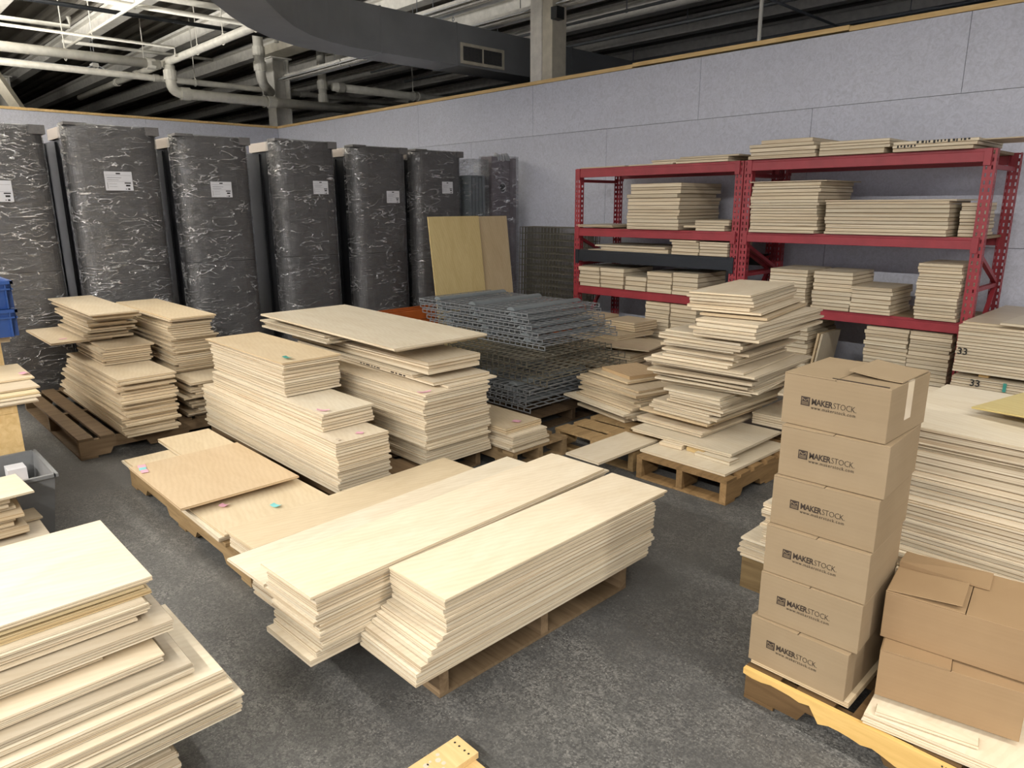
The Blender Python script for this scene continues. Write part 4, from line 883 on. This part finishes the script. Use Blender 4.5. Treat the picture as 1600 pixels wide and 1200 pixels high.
# ================================================================== CARDBOARD BOXES
def carton(label, x, y, z, w, d, h, rz=0, logo=True, mt=CARD, group='printed cartons in the tower', open_=0, tape=True):
    t = thing('cardboard_box', label, 'cardboard box', (x, y, z), R(rz), group); hw, hd = w / 2, d / 2; T = .003
    m = MB()
    m.box(-hw, hw, -hd, -hd + T, 0, h - .004); m.box(-hw, hw, hd - T, hd, 0, h - .004); m.box(-hw, -hw + T, -hd + T, hd - T, 0, h - .004); m.box(hw - T, hw, -hd + T, hd - T, 0, h - .004); m.box(-hw + T, hw - T, -hd + T, hd - T, 0, T)
    m.build('carton_body', mt, t, bevel=.0015)
    # four closing flaps
    f = MB(); f.box(-hw, -.001, -hd, hd, h - .0035, h - .0005); f.build('top_flap', mt, t, bevel=.001)
    f = MB(); f.box(.001, hw, -hd, hd, h - .0045, h - .0012); f.build('top_flap', mt, t, bevel=.001)
    if open_ == 1:   # one small flap tucked over, bowed upwards
        f = MB(); n = 6; L = hd * 1.0
        for k in range(n):
            a0, a1 = k / n, (k + 1) / n; x0, x1 = .002 + a0 * (hw - .004), .002 + a1 * (hw - .004)
            z0, z1 = h + .002 + .012 * (1 - a0) ** 2, h + .002 + .012 * (1 - a1) ** 2
            f.hexa([(x0, -hd * .45, z0), (x1, -hd * .45, z1), (x1, hd - .01, z1), (x0, hd - .01, z0), (x0, -hd * .45, z0 + .003), (x1, -hd * .45, z1 + .003), (x1, hd - .01, z1 + .003), (x0, hd - .01, z0 + .003)])
        f.build('tucked_flap', mt, t)
        g = MB().box(-hw * .1, hw * .93, -hd + .012, -hd + .016, h - .003, h + .0012).build('flap_gap', INKB, t)
    if open_ == 2:
        f = MB(); f.hexa([(-hw + .002, -hd + .004, h), (-hw * .05, -hd + .01, h + .012), (-hw * .05, hd * .1, h + .012), (-hw + .002, hd * .1, h), (-hw + .002, -hd + .004, h + .003), (-hw * .05, -hd + .01, h + .015), (-hw * .05, hd * .1, h + .015), (-hw + .002, hd * .1, h + .003)])
        f.build('tucked_flap', mt, t, bevel=.001)
        f = MB(); f.hexa([(-hw + .002, hd * .22, h), (hw * .2, hd * .2, h + .002), (hw * .2, hd, h + .001), (-hw + .002, hd, h), (-hw + .002, hd * .22, h + .018), (hw * .2, hd * .2, h + .005), (hw * .2, hd, h + .004), (-hw + .002, hd, h + .003)])
        f.build('tucked_flap', mt, t); 
    if open_ == 3:
        MB().box(-hw + .004, 0, -hd - .001, -hd * .2, h, h + .003).build('tucked_flap', mt, t)
    if tape:
        MB().box(hw + .0002, hw + .0008, -.028, .020, h * .28 if open_ else h * .45, h - .002).build('tape_strip', TAPE, t)
        MB().box(-hw * .2 if not open_ else hw * .9, hw + .0008, -.022, .022, h - .0004, h + .0003).build('top_tape', TAPE, t)
    if logo:
        lx, lz = -hw + .092, h * .50; s = .027
        m = MB(); y0 = -hd - .0008; y1 = -hd + .0005
        m.box(lx - s / 2 - .022, lx + s / 2 - .022, y0, y1, lz - s / 2, lz + s / 2); q = m.build('logo_mark', INKB, t)
        cx = lx - .022; k = MB()
        for a, b in (((-.0098, .0095), (-.0098, .001)), ((-.0095, .0092), (0, .002)), ((0, .002), (.0095, .0092)), ((.0098, .0095), (.0098, .001))):
            k.bar((cx + a[0], y0 - .0003, lz + a[1]), (cx + b[0], y0 - .0003, lz + b[1]), .0006, .0013)
        for zz in (-.0022, -.0056, -.009): k.box(cx - .0102, cx + .0102, y0 - .0006, y0, lz + zz - .0006, lz + zz + .0004)
        k.build('logo_lines', CARD, q)
        for nm, me, xx, zz in (('brand_lettering', T1, lx - .004, lz - .0065), ('brand_lettering', T2, lx - .004 + W1, lz - .0065), ('web_address', T3, lx - .004, lz - .0205)):
            link_mesh(nm, me, t, (xx, y0, zz), (PI / 2, 0, 0))
    return t
T1 = text_mesh('MAKER', .0255, 'brand_lettering', INKB, .0006, .93); T2 = text_mesh('STOCK.', .0255, 'brand_lettering', INKB, -.00035, .93); T3 = text_mesh('www.makerstock.com', .0145, 'web_address', INKB, -.00005, 1.18)
def wd(me): xs = [v.co.x for v in me.vertices]; return max(xs) - min(xs)
W1 = wd(T1) + .0015
TARGET = .128
tot = W1 + wd(T2); k = TARGET / tot
for me in (T1, T2):
    for v in me.vertices: v.co.x *= k
W1 *= k
k = TARGET / wd(T3)
for v in T3.vertices: v.co.x *= k

one('plywood_sheet', 'thin base sheet directly under the box tower', 'plywood sheet', .99, 1.30, -4.945, -4.56, .1225, .0175, 0, TAN)
pb = pallet('yellow pine pallet under the boxes, its stamped edge board facing the aisle', .985, 2.1, -4.965, -4.42, .122, 'x', tone=(.42, .34, .24))
px_, py_ = 1.5425, -4.6925; m = MB(); xs = [.985 + k * .031 for k in range(37)]; lo = []
for k, x in enumerate(xs): lo.append((.098 if x < 1.22 else .058 if x < 1.42 else .040) + random.uniform(-.006, .006))
for k in range(36): m.hexa([(xs[k] - px_, -4.984 - py_, lo[k]), (xs[k + 1] - px_, -4.984 - py_, lo[k + 1]), (xs[k + 1] - px_, -4.966 - py_, lo[k + 1]), (xs[k] - px_, -4.966 - py_, lo[k]),
    (xs[k] - px_, -4.984 - py_, .121), (xs[k + 1] - px_, -4.984 - py_, .121), (xs[k + 1] - px_, -4.966 - py_, .121), (xs[k] - px_, -4.966 - py_, .121)])
eb = m.build('edge_board', PINE, pb); eb.color = (.95, .86, .62, 1)
m = MB()
for x in (1.60, 1.626): m.box(x - px_, x + .014 - px_, -4.9850 - py_, -4.9835 - py_, .066, .112)
for x in (1.615, 1.64): m.box(x - px_, x + .01 - px_, -4.9850 - py_, -4.9835 - py_, .072, .104)
for k in range(9): m.box(1.56 + k * .010 - px_, 1.564 + k * .010 - px_, -4.9848 - py_, -4.9835 - py_, .1135, .1185)
m.build('ink_stamp_print', INK, eb)
names = ['topmost printed carton of the box tower, one flap tucked over', 'second printed carton down in the box tower', 'third printed carton down in the box tower', 'fourth printed carton down in the box tower', 'fifth printed carton down in the box tower', 'lowest printed carton of the box tower, on the pallet']
BX = [(.968, 1.268, -4.915, -2), (.986, 1.289, -4.925, 2.8), (.988, 1.288, -4.917, 2.8), (.986, 1.292, -4.90, 2.5), (.992, 1.292, -4.885, 3), (.980, 1.290, -4.868, -1)]
z = .141
for k in range(6):
    a, b, yf, rz = BX[k]; h = .158; d = .305
    if k == 0: a, b, yf, rz = .980, 1.278, -4.940, .5
    carton(names[5 - k], (a + b) / 2 + .004, yf - .012 + d / 2, z, .303, d, h - .0008, rz, open_=1 if k == 5 else 0, tape=(k in (5,)))
    z += h + (.0 if k < 5 else 0)
BG = 'plain brown cartons beside the tower'
stack('flat white pile under the two brown boxes', 'white sheets under the brown boxes', .1225, [(4, .0085, 1.33, 1.72, -4.955, -4.55, .003, 6, WHT)], noun='white-edged sheet')
one('plywood_strip', 'short white strip wedged under the lower brown box', 'plywood strip', 1.37, 1.62, -4.935, -4.895, .1585, .010, 12.5, WHT)
carton('lower plain brown carton beside the box tower', 1.489, -4.704, .17, .352, .30, .150, 12, False, CARD2, BG, 3, False)
carton('upper plain brown carton beside the box tower, flaps loosely folded', 1.501, -4.648, .3245, .40, .30, .150, 8, False, CARD2, BG, 2, False)

# ================================================================== NEAR PILE AT THE PICTURE EDGE
PG = 'sheets of the near pile'
Y0 = -7.7
one('plywood_sheet', 'small sheet at the floor, lowest of the near pile', 'plywood sheet', -.42, .10, Y0, -6.425, .002, .03, 0, None, group=PG)
stack('near pile, narrow foot', PG, .0325, [(3, .018, -.40, .085, Y0, -6.435, .006), (2, .015, -.38, .06, Y0, -6.43, .006), (2, .012, -.37, .05, Y0, -6.445, .01)])
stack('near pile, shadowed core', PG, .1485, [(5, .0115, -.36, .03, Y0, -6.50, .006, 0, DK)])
stack('near pile, widest layer', PG, .211, [(3, .0062, -.36, .158, Y0, -6.28, .003, 0), (2, .0065, -.37, .165, Y0, -6.278, .002, 0, WHT), (2, .009, -.36, .155, Y0, -6.29, .004, 0, DK), (2, .0085, -.38, .185, Y0, -6.285, .001, 0), (1, .009, -.385, .192, Y0, -6.28, 0, 0, WHT)])
stack('near pile, stepped layer above the widest', PG, .2915, [(2, .0095, -.34, .17, Y0, -6.297, .003), (1, .009, -.33, .172, Y0, -6.30, 0, 0, WHT), (2, .0105, -.32, .145, Y0, -6.305, .001), (1, .011, -.318, .142, Y0, -6.31, 0, 0, WHT)])
stack('near pile, grey faced layer', PG, .3565, [(2, .0088, -.25, .117, Y0, -6.372, .003), (2, .0085, -.2, .108, Y0, -6.377, .001, 0, GRY)])
stack('near pile, slightly twisted pale layer', PG, .3945, [(4, .0058, -.12, .072, Y0, -6.438, .003), (1, .008, -.115, .073, Y0, -6.433, 0, 0, WHT)])
stack('near pile, short strip layer', PG, .4295, [(2, .0105, -.3, .0, Y0, -6.56, .004, 0)])
stack('near pile, grey sheet layer', PG, .4535, [(3, .0075, -.3, .025, Y0, -6.39, .003), (1, .010, -.28, .028, Y0, -6.386, 0, 0, GRY)])
stack('near pile, cream edged strips', PG, .491, [(1, .009, -.35, -.018, Y0, -6.463, .001, 0, WHT)])
stack('near pile, dense upper layer', PG, .502, [(6, .0062, -.48, -.025, Y0, -6.43, .008), (3, .0065, -.5, -.05, Y0, -6.415, .006, 0, YEL)])
stack('near pile, top sheets', PG, .5675, [(1, .006, -.53, -.052, Y0, -6.425, 0, -.8, YEL), (1, .006, -.54, -.06, Y0, -6.41, 0, -.3), (2, .0065, -.552, -.05, Y0, -6.403, 0, 0, WHT)])

# ================================================================== WORKBENCH CORNER
def bench(name, label, x0, x1, y0, y1, h, mt=PINE):
    t = thing(name, label, 'bench', ((x0 + x1) / 2, (y0 + y1) / 2, 0)); W, D = (x1 - x0) / 2, (y1 - y0) / 2
    MB().box(-W, W, -D, D, h - .045, h).build('top_board', mt, t, bevel=.002)
    MB().box(W - .02, W, -D, D - .125, .0, h - .046).build('side_board', mt, t, bevel=.001)
    MB().box(W - .02, W, D - .12, D, 0.0, h - .046).build('corner_board', mt, t, bevel=.001)
    MB().box(-W, -W + .02, -D, D, 0.0, h - .046).build('side_board', mt, t, bevel=.001)
    MB().box(-W + .02, W - .021, D - .02, D, 0.0, h - .046).build('end_board', mt, t, bevel=.001)
    m = MB()
    for k in range(3): m.tube([(W - .002, D - .17, h - .12 - .034 * k), (W + .001, D - .17, h - .12 - .034 * k)], .005, 8)
    m.build('screw_head', INK, t); return t
bench('work_crate', 'yellow pine crate bench with three dark screws near the grey bin', -3.2, -2.48, -7.4, -6.30, .575)
QG = 'sheets on the pine crate bench'
stack('pile on the pine crate bench', QG, .5755, [(1, .012, -3.15, -2.46, -7.4, -6.20, 0, 0, GRY), (1, .012, -3.1, -2.52, -7.4, -6.18, 0, 0, WHT), (1, .012, -3.2, -2.54, -7.4, -6.18, 0, 0, YEL), (1, .012, -3.25, -2.62, -7.4, -6.165, 0, 1, DM), (1, .012, -3.35, -2.85, -7.4, -6.14, 0, 0, TAN)])
bench('work_crate', 'pine stand mostly outside the picture beneath the blue crates', -4.1, -3.45, -7.4, -6.19, .76)
stack('pile under the blue crates', 'sheets under the blue crates', .7605, [(3, .014, -4.0, -3.42, -7.2, -6.15, .01, 0, DM)])
t = thing('storage_bin', 'grey plastic bin of scraps beside the pine crate bench', 'bin', (-2.17, -6.43, 0))
m = MB(); A, B, a_, b_, H = .235, .155, .19, .12, .33
for sx0, sy0, sx1, sy1 in ((-1, -1, 1, -1), (1, -1, 1, 1), (1, 1, -1, 1), (-1, 1, -1, -1)):
    p = [(sx0 * a_, sy0 * b_, 0), (sx1 * a_, sy1 * b_, 0), (sx1 * A, sy1 * B, H), (sx0 * A, sy0 * B, H)]; q = [(v[0] * .97, v[1] * .97, v[2]) for v in p]
    m.hexa([p[0], p[1], q[1], q[0], p[3], p[2], q[2], q[3]])
m.box(-a_, a_, -b_, b_, 0, .004); m.build('tub', GREYP, t)
m = MB(); m.box(-A - .012, A + .012, -B - .012, -B + .006, H - .012, H + .004); m.box(-A - .012, A + .012, B - .006, B + .012, H - .012, H + .004); m.box(-A - .012, -A + .006, -B, B, H - .012, H + .004); m.box(A - .006, A + .012, -B, B, H - .012, H + .004)
m.build('rim', GREYP, t)
tag(sheet('cardboard_scrap', -2.33, -2.05, -6.53, -6.33, .20, .03, .1, (.7, .5, .35)), 'brown scrap lying inside the grey bin', 'scrap')
tag(MB().box(-2.34, -2.24, -6.42, -6.34, .232, .30).build('paper_scrap', PAPER), 'white paper scrap standing inside the grey bin', 'scrap')
def crate(label, loc, w=.6, d=.5, h=.17):
    t = thing('plastic_crate', label, 'crate', loc, 0, 'blue plastic crates'); W, D = w / 2, d / 2
    m = MB(); i = .012
    for s in (-1, 1): m.hexa([(s * (W - .02), -D + .02, 0), (s * (W - .02), D - .02, 0), (s * (W - .035), D - .02, 0), (s * (W - .035), -D + .02, 0), (s * W, -D, h), (s * W, D, h), (s * (W - .012), D, h), (s * (W - .012), -D, h)])
    for s in (-1, 1): m.hexa([(-W + .02, s * (D - .02), 0), (W - .02, s * (D - .02), 0), (W - .02, s * (D - .035), 0), (-W + .02, s * (D - .035), 0), (-W, s * D, h), (W, s * D, h), (W, s * (D - .012), h), (-W, s * (D - .012), h)])
    m.box(-W + .02, W - .02, -D + .02, D - .02, 0, .006); m.build('crate_body', BLUE, t)
    m = MB(); m.box(W - .004, W + .012, -D - .01, D + .012, h - .02, h - .002); m.box(W - .006, W + .008, -D, D, h - .055, h - .045); m.box(-W, W + .012, D - .004, D + .012, h - .02, h - .002); m.box(-W, W + .008, D - .006, D + .008, h - .055, h - .045)
    for y in (-.12, 0, .12, .22): m.box(W - .02, W + .006, y - .004, y + .004, .004, h - .02)
    for x in (-.2, -.05, .1, .27): m.box(x - .004, x + .004, D - .02, D + .006, .004, h - .02)
    m.build('rim_ribs', BLUE, t); return t
crate('blue plastic crate, lower of two by the picture edge', (-3.60, -6.36, .807)); crate('blue plastic crate, upper of two by the picture edge', (-3.60, -6.36, .979))
QF = 'sheets of the small pile before the crate bench'
one('work_block', 'pine block under the small pile before the crate bench', 'block', -1.88, -1.5, -7.4, -6.45, .002, .14, 0, (.8, .65, .4))
stack('small pile before the crate bench', QF, .1425, [(2, .015, -1.90, -1.55, -7.4, -6.44, .01, 0, DK), (1, .012, -1.90, -1.36, -7.4, -6.39, 0, 0, GRY), (1, .012, -1.90, -1.75, -7.4, -6.38, 0, 3, DK), ])
stack('small pile before the crate bench, upper pieces', QF, .2005, [(1, .035, -1.90, -1.60, -7.4, -6.46, 0, 2, DK), (2, .022, -1.90, -1.64, -7.4, -6.50, .01, 0, WHT), (1, .02, -1.90, -1.62, -7.4, -6.46, 0, -2, DK), (2, .018, -1.90, -1.66, -7.4, -6.49, .01), (1, .03, -1.90, -1.66, -7.4, -6.50, 0), (1, .012, -1.90, -1.60, -7.4, -6.42, 0, 3, WHT)])

# ================================================================== LOOSE THINGS
t = thing('pine_offcut', 'yellow pine boards with screw holes on the bare floor at the picture bottom', 'board', (.55, -6.0, 0))
MB().box(-.05, .045, -.22, .215, .022, .042).build('upper_board', PINE, t, rz=R(0), bevel=.001); MB().box(-.02, .10, -.24, .205, .002, .0215).build('lower_board', PINE, t, bevel=.001)
m = MB()
for x in (-.032, -.012, .012, .030): m.tube([(x, .19, .0415), (x, .19, .0425)], .0035, 8)
m.build('screw_hole', INK, t)
m = MB()
for k in range(9): m.tube([(-.01 + random.uniform(-.03, .03), .11 + random.uniform(-.04, .04), .0415), (0 + .0, .0, .0424)][:1] + [], .002) if False else None
for k in range(8):
    x, y = random.uniform(-.03, .025), random.uniform(.06, .13); m.tube([(x, y, .0415), (x, y, .0424)], random.uniform(.004, .009), 10)
m.build('stain_spots', TAPE, t)  # pale stain spots lying on the board
def slip(label, x, y, z, rz, mt, w_=.045, d=.028, tw=0):
    m = MB(); n = 5
    for k in range(n):
        a, b = -w_ / 2 + w_ * k / n, -w_ / 2 + w_ * (k + 1) / n; za, zb = .0015 + .006 * (a / w_ * 2) ** 2 * tw, .0015 + .006 * (b / w_ * 2) ** 2 * tw
        m.hexa([(a, -d / 2, za), (b, -d / 2, zb), (b, d / 2, zb), (a, d / 2, za), (a, -d / 2, za + .0006), (b, -d / 2, zb + .0006), (b, d / 2, zb + .0006), (a, d / 2, za + .0006)])
    return tag(m.build('paper_slip', mt, None, (x, y, z), R(rz)), label, 'paper slip')
slip('pink slip lying on the lower tan sheet, near the sheet above it', -1.38, -5.70, .1600, 30, PINK, .04, .03, 1); slip('teal slip lying on the lower tan sheet before the stepped stack', -1.20, -5.52, .1600, 20, TEAL, .05, .03, 1)
slip('pink slip at the far corner of the wide tan sheet', -2.13, -5.84, .1987, 80, PINK, .04, .05); slip('teal slip between the two pink ones on the wide tan sheet', -2.08, -5.85, .2000, 75, TEAL, .035, .05); slip('nearer pink slip at the edge of the wide tan sheet', -2.035, -5.855, .2011, 80, PINK, .035, .05)
slip('dark green slip on top of the stepped tall stack', -1.95, -5.03, .7105, 10, TEALT, .07, .03, 1)
slip('pink slip on the middle step of the stepped stack', -1.46, -5.09, .5021, 40, PINK, .07, .02, 1)
slip('pink slip on the lowest step of the stepped stack', -1.25, -5.0, .4032, 40, PINK, .04, .03); slip('grey green slip at the edge of the lowest step', -1.23, -5.14, .4032, 0, TAPE, .03, .02)
slip('pink slip on the main block of the wide tall stack', -1.22, -4.59, .5562, 70, PINK, .08, .02, 1)
slip('mauve slip on the small low stack beside wire decks', -1.12, -3.96, .271, 20, PINK, .05, .04)
slip('pink slip on the sheet jutting from the toppling back stack', -4.12, -5.72, .6322, 90, PINK, .05, .03)
slip('pink slip on the pile on the pine crate bench', -2.95, -6.17, .6392, 30, PINK, .05, .04, 1)
slip('pale paper scrap on the floor beside the box tower', .95, -4.62, .001, 15, PAPER, .05, .04)
bpy.context.view_layer.update()

# ================================================================== the 300 sheets that show largest stay objects of their own; the rest are one
def keep_largest(prefix, limit=300):
    dg = bpy.context.evaluated_depsgraph_get(); eye = camo.matrix_world.translation.copy(); inv = camo.matrix_world.inverted()
    rows = []
    for o in [q for q in bpy.data.objects if q.parent is None and q.type == 'MESH' and q.name.split('.')[0] == prefix]:
        d = o.data.vertices; X = max(v.co.x for v in d); Y = max(v.co.y for v in d); Z = max(v.co.z for v in d); mw = o.matrix_world; tot = 0
        faces = []
        for sg in (-1, 1):
            faces.append((Vector((sg, 0, 0)), [Vector((sg * (X + .0003), Y * b, 0)) for b in (-.9, -.6, -.3, 0, .3, .6, .9)], 4 * Y * Z))
            faces.append((Vector((0, sg, 0)), [Vector((X * b, sg * (Y + .0003), 0)) for b in (-.95, -.75, -.55, -.35, -.15, .05, .25, .45, .65, .85, .97)], 4 * X * Z))
        for sg in (-1, 1): faces.append((Vector((0, 0, sg)), [Vector((X * a, Y * b, sg * (Z + .0003))) for a in (-.97, -.9, -.7, -.4, 0, .4, .7, .9, .97) for b in (-.95, -.8, -.4, 0, .4, .8, .95)], 4 * X * Y))
        for nrm, ps, area_ in faces:
            n3 = (mw.to_3x3() @ nrm).normalized(); hit = 0
            for p in ps:
                q = mw @ p; v = q - eye
                if v.dot(n3) >= 0: continue
                c = inv @ q
                if c.z >= 0 or abs(c.x / c.z) > 800 / 1110 or abs(c.y / c.z) > 600 / 1110: continue
                L = v.length; ok, loc, _n, _i, ob, _m = SC.ray_cast(dg, eye, v / L, distance=L - .001)
                if not ok or ob == o: hit += -v.dot(n3) / L ** 3
            tot += area_ * hit / len(ps)
        rows.append((tot, o))
    rows.sort(key=lambda r: -r[0])
    keep = [o for _t, o in rows if o.children]; rest = [o for _t, o in rows if not o.children][max(0, limit - len(keep)):]
    print(prefix, len(rows), 'unseen', sum(1 for t_, _o in rows if t_ <= 0), 'cut at', rows[min(limit, len(rows)) - 1][0] * 1110 ** 2)
    if not rest: return
    m = MB()
    for o in rest:
        b = len(m.v); m.v += [tuple(o.matrix_world @ v.co) for v in o.data.vertices]
        for p in o.data.polygons: m.f.append(tuple(b + i for i in p.vertices)); m.m.append(p.material_index)
    for o in rest: bpy.data.objects.remove(o, do_unlink=True)
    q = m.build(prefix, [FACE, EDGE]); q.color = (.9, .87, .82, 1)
    tag(q, 'barely showing plywood sheets deep inside the piles', 'plywood sheet'); q['kind'] = 'stuff'
keep_largest('plywood_sheet')
for c_ in [k for k in bpy.data.objects if k.type == 'MESH' and k.parent is None and not k.get('label') and k.get('kind') != 'structure']: print('UNTAGGED', c_.name)
